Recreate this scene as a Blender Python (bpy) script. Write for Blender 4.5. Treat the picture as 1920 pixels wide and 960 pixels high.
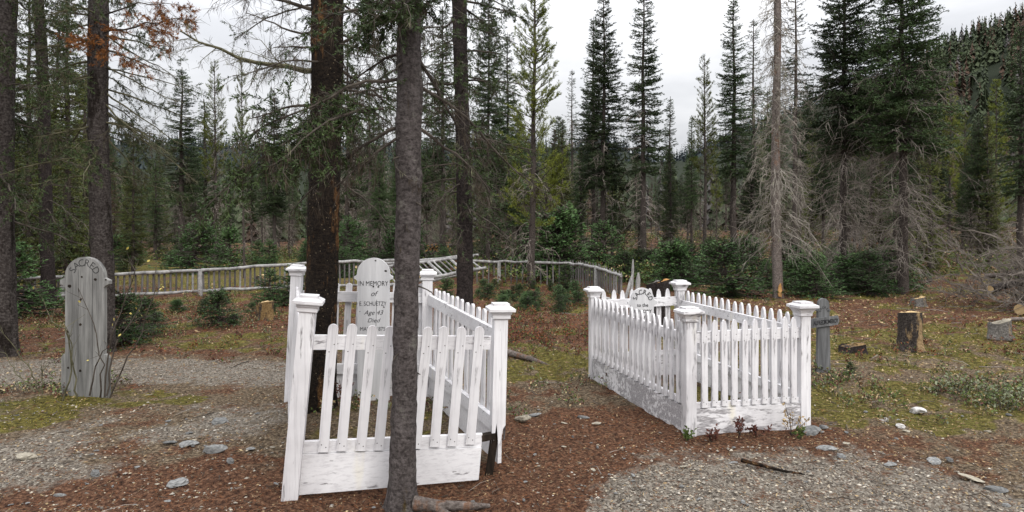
import bpy, math, random
import numpy as np
from mathutils import Matrix, Vector

# ------------------------------------------------------------------ camera, sky, sun, exposure
scene = bpy.context.scene
for o in list(bpy.data.objects):
    bpy.data.objects.remove(o)
COL = scene.collection
R = math.radians
FPX = 1200.0           # focal length in pixels of the 1920-wide photograph
EYE = 1.6
cam_data = bpy.data.cameras.new('camera')
cam = bpy.data.objects.new('camera', cam_data)
COL.objects.link(cam)
cam.location = (0, 0, EYE)
cam.rotation_euler = (R(90), 0, 0)
cam_data.sensor_width = 36.0
cam_data.lens = 36.0 * FPX / 1920.0
cam_data.shift_y = -50.0 / 1920.0
cam_data.clip_end = 6000
cam_data.clip_start = 0.05
scene.camera = cam

SUN_EL, SUN_AZ = R(40), R(152)     # azimuth clockwise from +Y: behind the camera, to the right
world = bpy.data.worlds.new('World')
scene.world = world
world.use_nodes = True
wn, wl = world.node_tree.nodes, world.node_tree.links
wn.clear()
w_out = wn.new('ShaderNodeOutputWorld')
w_mix = wn.new('ShaderNodeMixShader'); w_mix.inputs[0].default_value = 0.94
w_bg1 = wn.new('ShaderNodeBackground'); w_bg1.inputs[1].default_value = 0.1
w_bg2 = wn.new('ShaderNodeBackground'); w_bg2.inputs[1].default_value = 1.0
w_sky = wn.new('ShaderNodeTexSky'); w_sky.sky_type = 'NISHITA'; w_sky.sun_disc = False
w_sky.sun_elevation = SUN_EL; w_sky.sun_rotation = SUN_AZ
w_tc = wn.new('ShaderNodeTexCoord')
w_map = wn.new('ShaderNodeMapping'); w_map.inputs['Scale'].default_value = (1.0, 1.0, 3.2)
w_noise = wn.new('ShaderNodeTexNoise')
w_noise.inputs['Scale'].default_value = 2.1; w_noise.inputs['Detail'].default_value = 6
w_noise.inputs['Roughness'].default_value = 0.55
w_ramp = wn.new('ShaderNodeValToRGB')
w_ramp.color_ramp.elements[0].position = 0.36; w_ramp.color_ramp.elements[0].color = (0.66, 0.67, 0.70, 1)
w_ramp.color_ramp.elements[1].position = 0.66; w_ramp.color_ramp.elements[1].color = (0.97, 0.97, 0.98, 1)
w_sep = wn.new('ShaderNodeSeparateXYZ')
w_zen = wn.new('ShaderNodeMapRange')               # CIE overcast sky: zenith brighter than horizon, all the way round
w_zen.inputs['From Min'].default_value = 0.0; w_zen.inputs['From Max'].default_value = 1.0
w_zen.interpolation_type = 'SMOOTHSTEP'
w_zen.inputs['To Min'].default_value = 0.64; w_zen.inputs['To Max'].default_value = 2.9
w_mul = wn.new('ShaderNodeVectorMath'); w_mul.operation = 'SCALE'
wl.new(w_tc.outputs['Generated'], w_map.inputs[0]); wl.new(w_map.outputs[0], w_noise.inputs['Vector'])
wl.new(w_noise.outputs[0], w_ramp.inputs[0]); wl.new(w_tc.outputs['Generated'], w_sep.inputs[0])
wl.new(w_sep.outputs['Z'], w_zen.inputs['Value'])
wl.new(w_ramp.outputs[0], w_mul.inputs[0]); wl.new(w_zen.outputs[0], w_mul.inputs['Scale'])
wl.new(w_mul.outputs[0], w_bg2.inputs[0]); wl.new(w_sky.outputs[0], w_bg1.inputs[0])
wl.new(w_bg1.outputs[0], w_mix.inputs[1]); wl.new(w_bg2.outputs[0], w_mix.inputs[2])
wl.new(w_mix.outputs[0], w_out.inputs[0])

sun_data = bpy.data.lights.new('sun', 'SUN')
sun_data.energy = 1.4; sun_data.angle = R(25); sun_data.color = (1.0, 0.96, 0.9)
sun = bpy.data.objects.new('sun', sun_data); COL.objects.link(sun)
sd = Vector((math.sin(SUN_AZ) * math.cos(SUN_EL), math.cos(SUN_AZ) * math.cos(SUN_EL), math.sin(SUN_EL)))
sun.rotation_euler = sd.to_track_quat('Z', 'Y').to_euler()
sun.location = (6, -8, 14)

vs = scene.view_settings
vs.view_transform = 'Standard'; vs.look = 'None'; vs.gamma = 1.0; vs.exposure = 0.36
vs.use_curve_mapping = False
scene.render.engine = 'CYCLES'
scene.cycles.max_bounces = 5
scene.cycles.diffuse_bounces = 2
scene.cycles.glossy_bounces = 2

# ------------------------------------------------------------------ noise
def _hash(ix, iy, seed):
    n = (ix.astype(np.int64) * 374761393 + iy.astype(np.int64) * 668265263 + seed * 1442695041) & 0x7fffffff
    n = ((n ^ (n >> 13)) * 1274126177) & 0x7fffffff
    return ((n ^ (n >> 16)) & 0xffffff) / float(0xffffff)

def vnoise(x, y, f=1.0, seed=0):
    x = np.asarray(x, float) * f; y = np.asarray(y, float) * f
    ix = np.floor(x); iy = np.floor(y)
    fx = x - ix; fy = y - iy
    fx = fx * fx * (3 - 2 * fx); fy = fy * fy * (3 - 2 * fy)
    a = _hash(ix, iy, seed); b = _hash(ix + 1, iy, seed)
    c = _hash(ix, iy + 1, seed); d = _hash(ix + 1, iy + 1, seed)
    return (a * (1 - fx) + b * fx) * (1 - fy) + (c * (1 - fx) + d * fx) * fy

def fbm(x, y, f=1.0, o=4, seed=0):
    t = 0; a = 0.5
    for i in range(o):
        t = t + a * vnoise(x, y, f * 2 ** i, seed + 17 * i); a *= 0.5
    return t / (1 - 0.5 ** o)

def sstep(a, b, x):
    t = np.clip((np.asarray(x, float) - a) / (b - a), 0, 1)
    return t * t * (3 - 2 * t)

# ------------------------------------------------------------------ ground shape and cover zones
def gz(x, y):
    x = np.asarray(x, float); y = np.asarray(y, float)
    near = 1 - sstep(30, 60, y)
    z = (fbm(x, y, 0.35, 3, 5) - 0.5) * 0.16 * sstep(5.5, 12, y) + (fbm(x, y, 2.2, 4, 9) - 0.5) * 0.05
    bump = fbm(x, y, 7.0, 4, 12)
    z = z + near * (0.035 + 0.05 * sstep(6, 12, y)) * (bump - 0.5) + 0.018 * near * sstep(0.55, 0.7, fbm(x, y, 16.0, 3, 14))
    z = z + 0.045 * np.clip(y - 19, 0, 25) * sstep(-7, 4, x) + 0.02 * np.clip(y - 44, 0, 60)
    # raised grave plot inside the near enclosure
    z = z + 0.09 * np.exp(-(((x + 1.2) / 0.75) ** 2 + ((y - 5.3) / 0.75) ** 2))
    # wooded hill on the right, low ridges behind everything
    hx = np.interp(x, [70, 135, 170, 195, 240, 330, 500], [0, 22, 54, 76, 97, 128, 150]) + 8 * (fbm(x, y, 0.02, 3, 3) - 0.5) * sstep(60, 120, x)
    z = z + hx * sstep(70, 300, y)
    rid = 72 + 34 * fbm(x, y * 0 + 3.0, 0.004, 3, 21)
    z = z + rid * sstep(330, 720, y) * (1 - sstep(80, 200, x))
    z = z - 0.035 * np.exp(-(((x + 0.75) / 0.75) ** 4 + ((y - 3.95) / 0.3) ** 4))
    return z

def blob(x, y, cx, cy, rx, ry):
    e = ((x - cx) / rx) ** 2 + ((y - cy) / ry) ** 2
    n = (fbm(x, y, 2.6, 3, 31) - 0.5) * 1.5
    return sstep(1.35, 0.65, e + n)

def zones(x, y):
    """gravel, moss, red litter/shrub cover - where each really lies"""
    x = np.asarray(x, float); y = np.asarray(y, float)
    n = (fbm(x, y, 1.3, 4, 41) - 0.5)
    n2 = (fbm(x, y, 5.0, 3, 47) - 0.5)
    # right-hand gravel path (nearest corner)
    edge = 4.45 + 0.35 * n * 2 - 0.9 * sstep(1.0, 0.1, x) - 0.5 * sstep(2.2, 3.4, x)
    g1 = sstep(0.7, -0.5, y - edge + n2 * 1.5) * sstep(-0.3, 0.75, x + n2 * 1.2)
    # path passing behind the left headboard
    g2 = sstep(6.25, 6.75, y + n * 0.6) * sstep(8.15, 7.6, y + n * 0.6) * sstep(-1.7, -2.5, x)
    # thin gravel in the near left
    g3 = (0.16 + 0.34 * sstep(-0.02, 0.14, n)) * sstep(6.6, 5.6, y + n) * sstep(-1.3, -1.9, x + n) + 0.12
    grav = np.clip(np.maximum(np.maximum(g1 * (0.6 + 0.5 * sstep(-0.15, 0.15, n2)), g2 * 0.66), g3), 0, 1)
    m = blob(x, y, -3.9, 6.02, 0.95, 0.32) + blob(x, y, -4.5, 5.4, 0.75, 0.55) + blob(x, y, 0.5, 7.7, 1.1, 1.15)
    m = m + blob(x, y, 3.6, 5.9, 2.2, 0.85) + blob(x, y, -3.4, 9.2, 2.5, 0.8) * 0.8 + blob(x, y, 4.9, 9.0, 3.2, 1.6) * 0.85
    m = m + sstep(0.02, 0.16, n) * sstep(6.0, 8.0, y) * 0.95 + 0.55 * sstep(0.02, 0.15, n2) * sstep(0.0, 1.0, x - 2.2) * sstep(5.0, 5.6, y) + 0.6 * blob(x, y, -1.1, 5.2, 0.6, 0.7)
    m = m + 0.95 * sstep(16.5, 19, y) * sstep(-2, -5, x) * sstep(44, 38, y)
    moss = np.clip(m, 0, 1) * (0.45 + 0.55 * sstep(-0.12, 0.08, n2)) * (1 - g1) * (1 - 0.9 * g2)
    r = sstep(7.5, 9.5, y) * 0.8 + sstep(-0.25, 0.15, x) * sstep(0.0, 0.6, 5.8 - y + n) * sstep(3.4, 1.8, x) + 0.25
    r = r + 0.7 * blob(x, y, 0.5, 11.0, 2.2, 2.8) + 0.7 * sstep(4.6, 3.9, y) * sstep(0.4, -0.2, x) + 0.5 * sstep(-0.05, 0.2, n2)
    red = np.clip(r, 0, 1) * (1 - 0.8 * moss)
    return grav, moss, red

# ------------------------------------------------------------------ mesh helpers
class MB:
    def __init__(s):
        s.v = []; s.f = []; s.n = 0; s.mi = []
    def add(s, v, f, mi=0):
        v = np.asarray(v, float).reshape(-1, 3); f = np.asarray(f, np.int64)
        if len(f) == 0: return
        s.v.append(v); s.f.append(f + s.n); s.mi.append(np.full(len(f), mi, np.int32)); s.n += len(v)
    def mesh(s, name, mats, smooth=False):
        me = bpy.data.meshes.new(name)
        if s.n:
            v = np.concatenate(s.v)
            loops = np.concatenate([f.ravel() for f in s.f])
            tot = np.concatenate([np.full(len(f), f.shape[1], np.int32) for f in s.f])
            start = np.concatenate([[0], np.cumsum(tot)[:-1]]).astype(np.int32)
            me.vertices.add(len(v)); me.vertices.foreach_set('co', v.astype(np.float32).ravel())
            me.loops.add(len(loops)); me.loops.foreach_set('vertex_index', loops.astype(np.int32))
            me.polygons.add(len(tot)); me.polygons.foreach_set('loop_start', start)
            me.polygons.foreach_set('loop_total', tot)
            me.polygons.foreach_set('material_index', np.concatenate(s.mi))
            me.polygons.foreach_set('use_smooth', np.full(len(tot), bool(smooth)))
            me.update(calc_edges=True); me.validate()
        for m in (mats if isinstance(mats, (list, tuple)) else [mats]):
            me.materials.append(M[m])
        return me
    def build(s, name, mats, parent=None, smooth=False, loc=None):
        return link(name, s.mesh(name, mats, smooth), parent, loc)

def link(name, me, parent=None, loc=None):
    o = bpy.data.objects.new(name, me); COL.objects.link(o)
    if parent is not None: o.parent = parent
    if loc is not None: o.location = loc
    return o

def empty(name, loc, label, cat, group=None, rz=0.0):
    o = bpy.data.objects.new(name, None); COL.objects.link(o)
    o.location = loc; o.rotation_euler = (0, 0, rz); o.empty_display_size = 0.2
    return tag(o, label, cat, group)

def tag(o, label, cat, group=None, kind=None):
    if label: o['label'] = label
    if cat: o['category'] = cat
    if group: o['group'] = group
    if kind: o['kind'] = kind
    return o

def unit(v):
    v = np.asarray(v, float)
    return v / np.maximum(np.linalg.norm(v, axis=-1, keepdims=True), 1e-9)

def tube(mb, pts, rad, sides=4, mi=0, cap=False):
    pts = np.asarray(pts, float); n = len(pts)
    rad = np.broadcast_to(np.asarray(rad, float), (n,))
    t = unit(np.gradient(pts, axis=0))
    ref = np.array([0, 0, 1.0]) if abs(t[0][2]) < 0.9 else np.array([1.0, 0, 0])
    a = unit(np.cross(t, ref)); b = np.cross(t, a)
    ang = np.arange(sides) / sides * 2 * math.pi
    v = pts[:, None, :] + rad[:, None, None] * (np.cos(ang)[None, :, None] * a[:, None, :] + np.sin(ang)[None, :, None] * b[:, None, :])
    i = np.arange(n - 1)[:, None] * sides; j = np.arange(sides)[None, :]; k = (j + 1) % sides
    f = np.stack([i + j, i + k, i + sides + k, i + sides + j], -1).reshape(-1, 4)
    mb.add(v.reshape(-1, 3), f, mi)
    if cap:
        for e, q in ((0, pts[0]), (n - 1, pts[-1])):
            ring = v[e]; vv = np.vstack([ring, q[None]])
            ff = [[jj, (jj + 1) % sides, sides] for jj in range(sides)]
            mb.add(vv, np.array(ff), mi)

def tubes3(mb, P, rad, mi=0):
    """many thin 3-sided tubes at once; P (B,n,3), rad (B,n)"""
    P = np.asarray(P, float)
    if len(P) == 0: return
    B, n, _ = P.shape
    t = unit(P[:, -1] - P[:, 0])
    ref = np.where(np.abs(t[:, 2:3]) < 0.85, np.array([[0, 0, 1.0]]), np.array([[1.0, 0, 0]]))
    a = unit(np.cross(t, ref)); b = np.cross(t, a)
    ang = np.arange(3) / 3 * 2 * math.pi
    ring = np.cos(ang)[None, :, None] * a[:, None, :] + np.sin(ang)[None, :, None] * b[:, None, :]
    v = P[:, :, None, :] + rad[:, :, None, None] * ring[:, None, :, :]
    base = np.arange(B)[:, None, None] * n * 3 + np.arange(n - 1)[None, :, None] * 3
    j = np.arange(3)[None, None, :]; k = (j + 1) % 3
    f = np.stack([base + j, base + k, base + 3 + k, base + 3 + j], -1).reshape(-1, 4)
    mb.add(v.reshape(-1, 3), f, mi)

def blades(mb, base, d, L, w, rng, mi=0):
    """diamond-shaped leaves or needles"""
    base = np.asarray(base, float); N = len(base)
    if N == 0: return
    d = unit(d); L = np.broadcast_to(L, (N,))[:, None]; w = np.broadcast_to(w, (N,))[:, None]
    s = unit(np.cross(d, rng.normal(size=(N, 3))))
    v = np.stack([base, base + d * L * 0.45 + s * w * 0.5, base + d * L, base + d * L * 0.45 - s * w * 0.5], 1)
    f = np.arange(N)[:, None] * 4 + np.arange(4)[None, :]
    mb.add(v.reshape(-1, 3), f, mi)

def beam(mb, p0, p1, w, h, up=(0, 0, 1), mi=0):
    p0 = np.asarray(p0, float); p1 = np.asarray(p1, float)
    t = unit(p1 - p0); s = unit(np.cross(t, up)); u = np.cross(s, t)
    v = []
    for p in (p0, p1):
        for a, b in ((-1, -1), (1, -1), (1, 1), (-1, 1)):
            v.append(p + s * a * w / 2 + u * b * h / 2)
    mb.add(v, [[0, 1, 2, 3], [7, 6, 5, 4], [0, 4, 5, 1], [1, 5, 6, 2], [2, 6, 7, 3], [3, 7, 4, 0]], mi)

def prism(mb, outline, y0, y1, mi=0):
    """outline (x,z) counter-clockwise seen from -y, extruded y0..y1"""
    o = np.asarray(outline, float); n = len(o)
    v = np.vstack([np.c_[o[:, 0], np.full(n, y0), o[:, 1]], np.c_[o[:, 0], np.full(n, y1), o[:, 1]]])
    mb.add(v, np.arange(n)[None, :], mi)
    mb.v[-1] = v
    mb.f.append((np.arange(n)[::-1] + n)[None, :] + mb.n - 2 * n); mb.mi.append(np.full(1, mi, np.int32))
    q = np.array([[(i + 1) % n, i, i + n, (i + 1) % n + n] for i in range(n)])
    mb.f.append(q + mb.n - 2 * n); mb.mi.append(np.full(n, mi, np.int32))

# ------------------------------------------------------------------ materials
M = {}
def lin(c):
    return tuple(((x / 255) / 12.92 if x / 255 <= 0.04045 else (((x / 255) + 0.055) / 1.055) ** 2.4) for x in c) + (1,)

class NT:
    def __init__(s, name, rough=0.8, spec=0.25):
        m = bpy.data.materials.new(name); m.use_nodes = True
        s.m = m; s.n = m.node_tree.nodes; s.l = m.node_tree.links
        s.b = s.n['Principled BSDF']
        s.b.inputs['Roughness'].default_value = rough
        s.b.inputs['Specular IOR Level'].default_value = spec
        s.tc = s.n.new('ShaderNodeTexCoord')
        M[name] = m
    def coord(s, scale=(1, 1, 1), out='Object'):
        mp = s.n.new('ShaderNodeMapping'); mp.inputs['Scale'].default_value = scale
        s.l.new(s.tc.outputs[out], mp.inputs[0]); return mp.outputs[0]
    def noise(s, scale, detail=4, co=None, rough=0.55, dist=0.0):
        t = s.n.new('ShaderNodeTexNoise'); t.inputs['Scale'].default_value = scale
        t.inputs['Detail'].default_value = detail; t.inputs['Roughness'].default_value = rough
        t.inputs['Distortion'].default_value = dist
        s.l.new(co if co is not None else s.tc.outputs['Object'], t.inputs['Vector']); return t.outputs[0]
    def voro(s, scale, co=None, out='Distance', feature='F1'):
        t = s.n.new('ShaderNodeTexVoronoi'); t.inputs['Scale'].default_value = scale; t.feature = feature
        s.l.new(co if co is not None else s.tc.outputs['Object'], t.inputs['Vector']); return t.outputs[out]
    def ramp(s, fac, stops):
        r = s.n.new('ShaderNodeValToRGB'); e = r.color_ramp.elements
        while len(e) < len(stops): e.new(0.5)
        for i, (p, c) in enumerate(stops):
            e[i].position = p; e[i].color = c if len(c) == 4 else tuple(c) + (1,)
        s.l.new(fac, r.inputs[0]); return r.outputs[0]
    def mix(s, fac, a, b, mode='MIX'):
        x = s.n.new('ShaderNodeMix'); x.data_type = 'RGBA'; x.blend_type = mode
        for sock, val in ((x.inputs[0], fac), (x.inputs[6], a), (x.inputs[7], b)):
            if hasattr(val, 'default_value'): s.l.new(val, sock)
            else: sock.default_value = val
        return x.outputs[2]
    def math(s, op, a, b):
        x = s.n.new('ShaderNodeMath'); x.operation = op
        for sock, val in ((x.inputs[0], a), (x.inputs[1], b)):
            if hasattr(val, 'default_value'): s.l.new(val, sock)
            else: sock.default_value = val
        return x.outputs[0]
    def col(s, c):
        if hasattr(c, 'default_value'): s.l.new(c, s.b.inputs['Base Color'])
        else: s.b.inputs['Base Color'].default_value = c
    def bump(s, h, strength=0.5, dist=0.01):
        x = s.n.new('ShaderNodeBump'); x.inputs['Strength'].default_value = strength
        x.inputs['Distance'].default_value = dist
        s.l.new(h, x.inputs['Height']); s.l.new(x.outputs[0], s.b.inputs['Normal'])
    def rnd(s):
        return s.n.new('ShaderNodeObjectInfo').outputs['Random']

K0, K1 = (0, 0, 0, 1), (1, 1, 1, 1)

def paint(name, peel, along=0):
    """white paint on grey weathered boards; along = axis of the grain"""
    m = NT(name, 0.62, 0.3)
    sc = [26, 26, 26]; sc[along] = 3.2
    co = m.coord(sc)
    geo = m.n.new('ShaderNodeNewGeometry')
    g = m.noise(1.0, 5, co, 0.65)
    big = m.noise(2.6, 4)
    f = m.math('ADD', m.math('MULTIPLY', g, 0.62), m.math('MULTIPLY', big, 0.38))
    mask = m.ramp(f, [(peel - 0.022, K1), (peel + 0.02, K0)])
    wood = m.ramp(m.noise(2.0, 4, m.coord([s * 2 for s in sc])), [(0.3, (0.20, 0.19, 0.195, 1)), (0.7, (0.48, 0.465, 0.475, 1))])
    grime = m.ramp(m.noise(1.7, 5), [(0.35, (0.56, 0.545, 0.555, 1)), (0.6, (0.75, 0.74, 0.75, 1))])
    yell = m.mix(m.ramp(m.noise(1.3, 3, m.coord((3, 3, 0.7))), [(0.66, K0), (0.75, (0.35, 0.35, 0.35, 1))]), grime, (0.78, 0.70, 0.42, 1))
    streak = m.ramp(m.noise(1.0, 6, m.coord([q * 2.4 if q > 10 else q * 0.6 for q in sc]), 0.75), [(0.34, (0.70, 0.69, 0.70, 1)), (0.52, K1)])
    yell = m.mix(0.75, yell, m.mix(1.0, yell, streak, 'MULTIPLY'))
    m.col(m.mix(mask, yell, wood))
    m.bump(m.math('SUBTRACT', m.math('MULTIPLY', g, 0.25), mask), 0.35, 0.003)
for ax, nm in ((0, 'x'), (2, 'z')):
    paint('paint_clean_' + nm, 0.402, ax)
    paint('paint_peel_' + nm, 0.425, ax)
paint('paint_base', 0.505, 0)

def greywood(name, dark, light, sc=(30, 30, 2.0), stain=0.55):
    m = NT(name, 0.85, 0.15)
    g = m.noise(1.0, 6, m.coord(sc), 0.7)
    c = m.ramp(g, [(0.25, dark), (0.5, tuple(0.55 * a + 0.45 * b for a, b in zip(dark, light))), (0.75, light)])
    st = m.ramp(m.noise(1.0, 3, m.coord((9, 9, 0.7))), [(0.35, (stain, stain, stain * 1.01, 1)), (0.6, K1)])
    m.col(m.mix(1.0, c, st, 'MULTIPLY'))
    m.bump(g, 0.7, 0.006)
greywood('grey_board', (0.105, 0.103, 0.098, 1), (0.35, 0.345, 0.33, 1))
greywood('cross_wood', (0.08, 0.081, 0.082, 1), (0.25, 0.252, 0.255, 1))
greywood('pole_wood', (0.16, 0.155, 0.15, 1), (0.46, 0.45, 0.44, 1), (14, 14, 14))
greywood('pole_dark', (0.07, 0.062, 0.06, 1), (0.24, 0.225, 0.22, 1), (18, 18, 4))
greywood('white_board', (0.50, 0.495, 0.50, 1), (0.69, 0.685, 0.685, 1), (12, 12, 0.9), 0.8)
greywood('rot', (0.006, 0.005, 0.004, 1), (0.05, 0.035, 0.025, 1), (30, 30, 6))
m = NT('ink', 0.7, 0.2); m.col((0.02, 0.02, 0.022, 1))
m = NT('carving', 0.9, 0.1); m.col((0.045, 0.045, 0.045, 1))

def bark(name, cols, patch=None, vs=26, dots=False, pl=0.56):
    m = NT(name, 0.92, 0.1)
    n = m.noise(30, 8, m.coord((1, 1, 1.5)), 0.78)
    v = m.voro(vs * 2.2, m.coord((1, 1, 0.8)), 'Distance')
    f = m.math('ADD', m.math('MULTIPLY', v, 0.13), m.math('MULTIPLY', n, 0.92))
    c = m.ramp(f, [(0.36, cols[0]), (0.5, cols[1]), (0.66, cols[2])])
    big = m.noise(1.6, 6, m.coord((2.2, 2.2, 0.8)), 0.7)
    c = m.mix(m.ramp(big, [(0.42, K0), (0.62, (0.65, 0.65, 0.65, 1))]), c, m.mix(0.5, c, cols[0]))
    if patch:
        pm = m.ramp(m.noise(3.0, 9, m.coord((1.6, 1.6, 0.5)), 0.72), [(pl, K0), (pl + 0.05, K1)])
        c = m.mix(pm, c, m.ramp(n, [(0.38, patch[0]), (0.62, patch[1])]))
    if name == 'bark_grey':            # crusts of pale lichen
        c = m.mix(m.ramp(m.noise(9, 8, m.coord((1, 1, 1)), 0.75), [(0.57, K0), (0.63, (0.55, 0.55, 0.55, 1))]), c, (0.20, 0.19, 0.165, 1))
    if dots:
        dm = m.ramp(m.voro(30, m.coord((1, 1, 1))), [(0.07, (0.75, 0.75, 0.75, 1)), (0.12, K0)])
        c = m.mix(dm, c, (0.42, 0.34, 0.22, 1))
    m.col(c); m.bump(f, 1.0, 0.02)
bark('bark_grey', [(0.022, 0.018, 0.017, 1), (0.075, 0.064, 0.061, 1), (0.15, 0.13, 0.125, 1)], ((0.03, 0.02, 0.008, 1), (0.085, 0.06, 0.025, 1)), 26, False, 0.60)
bark('bark_burnt', [(0.004, 0.003, 0.003, 1), (0.013, 0.010, 0.008, 1), (0.032, 0.023, 0.016, 1)], ((0.04, 0.018, 0.008, 1), (0.13, 0.07, 0.03, 1)), 34, True, 0.55)
bark('bark_dark', [(0.008, 0.006, 0.006, 1), (0.026, 0.021, 0.020, 1), (0.055, 0.044, 0.041, 1)])
bark('bark_flaky', [(0.013, 0.010, 0.009, 1), (0.048, 0.040, 0.037, 1), (0.12, 0.105, 0.098, 1)], ((0.008, 0.006, 0.005, 1), (0.03, 0.024, 0.02, 1)), 20, False, 0.54)
bark('bark_snag', [(0.05, 0.04, 0.035, 1), (0.13, 0.108, 0.096, 1), (0.25, 0.215, 0.195, 1)], ((0.10, 0.055, 0.035, 1), (0.22, 0.13, 0.09, 1)))
bark('bark_far', [(0.02, 0.016, 0.014, 1), (0.055, 0.045, 0.04, 1), (0.11, 0.092, 0.082, 1)])
bark('stump_dark', [(0.012, 0.010, 0.009, 1), (0.04, 0.033, 0.03, 1), (0.10, 0.085, 0.075, 1)], ((0.14, 0.09, 0.045, 1), (0.38, 0.27, 0.15, 1)), 26, False, 0.50)
bark('stump_orange', [(0.012, 0.010, 0.009, 1), (0.04, 0.033, 0.03, 1), (0.10, 0.085, 0.075, 1)], ((0.10, 0.06, 0.025, 1), (0.27, 0.18, 0.085, 1)), 26, False, 0.48)
bark('stump_grey', [(0.05, 0.045, 0.04, 1), (0.13, 0.12, 0.11, 1), (0.24, 0.225, 0.205, 1)], ((0.16, 0.11, 0.06, 1), (0.36, 0.27, 0.16, 1)), 26, False, 0.60)

def plain(name, a, b, scale=3.0, rough=0.75, var=0.5, spec=0.15, trans=0.0):
    m = NT(name, rough, spec)
    n = m.noise(scale, 4)
    c = m.ramp(n, [(0.3, a + (1,)), (0.7, b + (1,))])
    if var:
        r = m.ramp(m.rnd(), [(0.0, (1 - var,) * 3 + (1,)), (1.0, (1 + var * 0.5,) * 3 + (1,))])
        c = m.mix(1.0, c, r, 'MULTIPLY')
    m.col(c)
    return m
plain('spruce_needles', (0.028, 0.052, 0.020), (0.088, 0.135, 0.052), 1.6, 0.6)
plain('spruce_olive', (0.052, 0.068, 0.016), (0.145, 0.165, 0.046), 1.4, 0.6)
plain('pine_needles', (0.070, 0.092, 0.012), (0.18, 0.205, 0.032), 1.5, 0.6)
plain('near_needles', (0.018, 0.032, 0.010), (0.062, 0.092, 0.03), 7.0, 0.55, 0)
plain('fir_needles', (0.030, 0.066, 0.022), (0.088, 0.155, 0.052), 5.0, 0.55)
plain('dead_needles', (0.12, 0.042, 0.012), (0.26, 0.105, 0.03), 9.0, 0.8, 0)
plain('red_needles', (0.055, 0.036, 0.026), (0.12, 0.078, 0.055), 1.0, 0.8)
plain('hill_green', (0.03, 0.042, 0.024), (0.065, 0.08, 0.042), 0.05, 0.8, 0)
plain('hill_red', (0.045, 0.03, 0.021), (0.09, 0.056, 0.04), 0.05, 0.8, 0)
plain('hill_grey', (0.06, 0.056, 0.055), (0.11, 0.10, 0.098), 0.05, 0.8, 0)
plain('ridge_green', (0.028, 0.038, 0.042), (0.05, 0.062, 0.066), 0.02, 0.9, 0)
plain('twig_grey', (0.12, 0.10, 0.085), (0.30, 0.262, 0.228), 6, 0.9, 0.45)
plain('twig_pale', (0.12, 0.106, 0.09), (0.31, 0.28, 0.24), 6, 0.9, 0)
plain('twig_dark', (0.028, 0.022, 0.018), (0.10, 0.085, 0.07), 8, 0.9, 0)
plain('twig_moss', (0.04, 0.038, 0.02), (0.13, 0.12, 0.075), 12, 0.9, 0)
plain('lichen', (0.14, 0.142, 0.085), (0.30, 0.30, 0.19), 12, 0.95, 0)
plain('lichen_dark', (0.03, 0.022, 0.016), (0.085, 0.066, 0.048), 12, 0.95, 0)
plain('stone', (0.085, 0.088, 0.088), (0.25, 0.25, 0.245), 3.2, 0.85, 0.4)
plain('stone_pale', (0.17, 0.15, 0.115), (0.38, 0.345, 0.28), 3.2, 0.85, 0.3)
plain('stone_white', (0.22, 0.21, 0.20), (0.66, 0.64, 0.62), 3.5, 0.85, 0)
plain('moss_blade', (0.10, 0.088, 0.016), (0.26, 0.222, 0.05), 2.5, 0.85, 0)
plain('moss_green', (0.05, 0.058, 0.014), (0.14, 0.15, 0.035), 2.5, 0.85, 0)
plain('litter_red', (0.065, 0.022, 0.009), (0.27, 0.105, 0.044), 18.0, 0.85, 0)
plain('litter_brown', (0.07, 0.046, 0.028), (0.30, 0.22, 0.135), 18.0, 0.85, 0)
plain('leaf_dry', (0.15, 0.09, 0.042), (0.48, 0.37, 0.21), 14, 0.7, 0)
plain('leaf_red', (0.055, 0.018, 0.014), (0.13, 0.05, 0.034), 5, 0.65, 0)
plain('leaf_green', (0.032, 0.056, 0.012), (0.115, 0.15, 0.042), 5, 0.6, 0)
plain('leaf_sage', (0.10, 0.115, 0.07), (0.22, 0.235, 0.15), 5, 0.7, 0)
plain('leaf_yellow', (0.34, 0.27, 0.05), (0.5, 0.42, 0.14), 8, 0.6, 0)
plain('cut_wood', (0.36, 0.245, 0.12), (0.60, 0.45, 0.25), 9, 0.8, 0)
plain('cut_orange', (0.30, 0.15, 0.05), (0.55, 0.32, 0.13), 9, 0.8, 0)

m = NT('gravel_bits', 0.8, 0.2)
geo = m.n.new('ShaderNodeNewGeometry')
m.col(m.ramp(geo.outputs['Random Per Island'], [(0.0, (0.08, 0.069, 0.058, 1)), (0.4, (0.20, 0.18, 0.152, 1)), (0.75, (0.32, 0.29, 0.245, 1)), (0.92, (0.40, 0.34, 0.25, 1)), (1.0, (0.50, 0.47, 0.42, 1))]))

# ground: gravel, moss, red needle litter and soil, laid out by the zone attribute
m = NT('ground', 0.95, 0.1)
at = m.n.new('ShaderNodeAttribute'); at.attribute_name = 'zone'
sp = m.n.new('ShaderNodeSeparateColor'); m.l.new(at.outputs['Color'], sp.inputs[0])
fine = m.noise(38, 6, None, 0.7); mid = m.noise(7, 5, None, 0.6); grit = m.noise(120, 3, None, 0.7)
soil = m.ramp(fine, [(0.34, (0.018, 0.012, 0.008, 1)), (0.5, (0.112, 0.082, 0.054, 1)), (0.68, (0.32, 0.25, 0.17, 1))])
redc = m.ramp(fine, [(0.34, (0.014, 0.008, 0.006, 1)), (0.5, (0.095, 0.047, 0.028, 1)), (0.68, (0.25, 0.135, 0.08, 1))])
grav = m.ramp(m.voro(75, None, 'Color'), [(0.15, (0.065, 0.053, 0.043, 1)), (0.5, (0.175, 0.15, 0.122, 1)), (0.9, (0.33, 0.295, 0.245, 1))])
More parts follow.
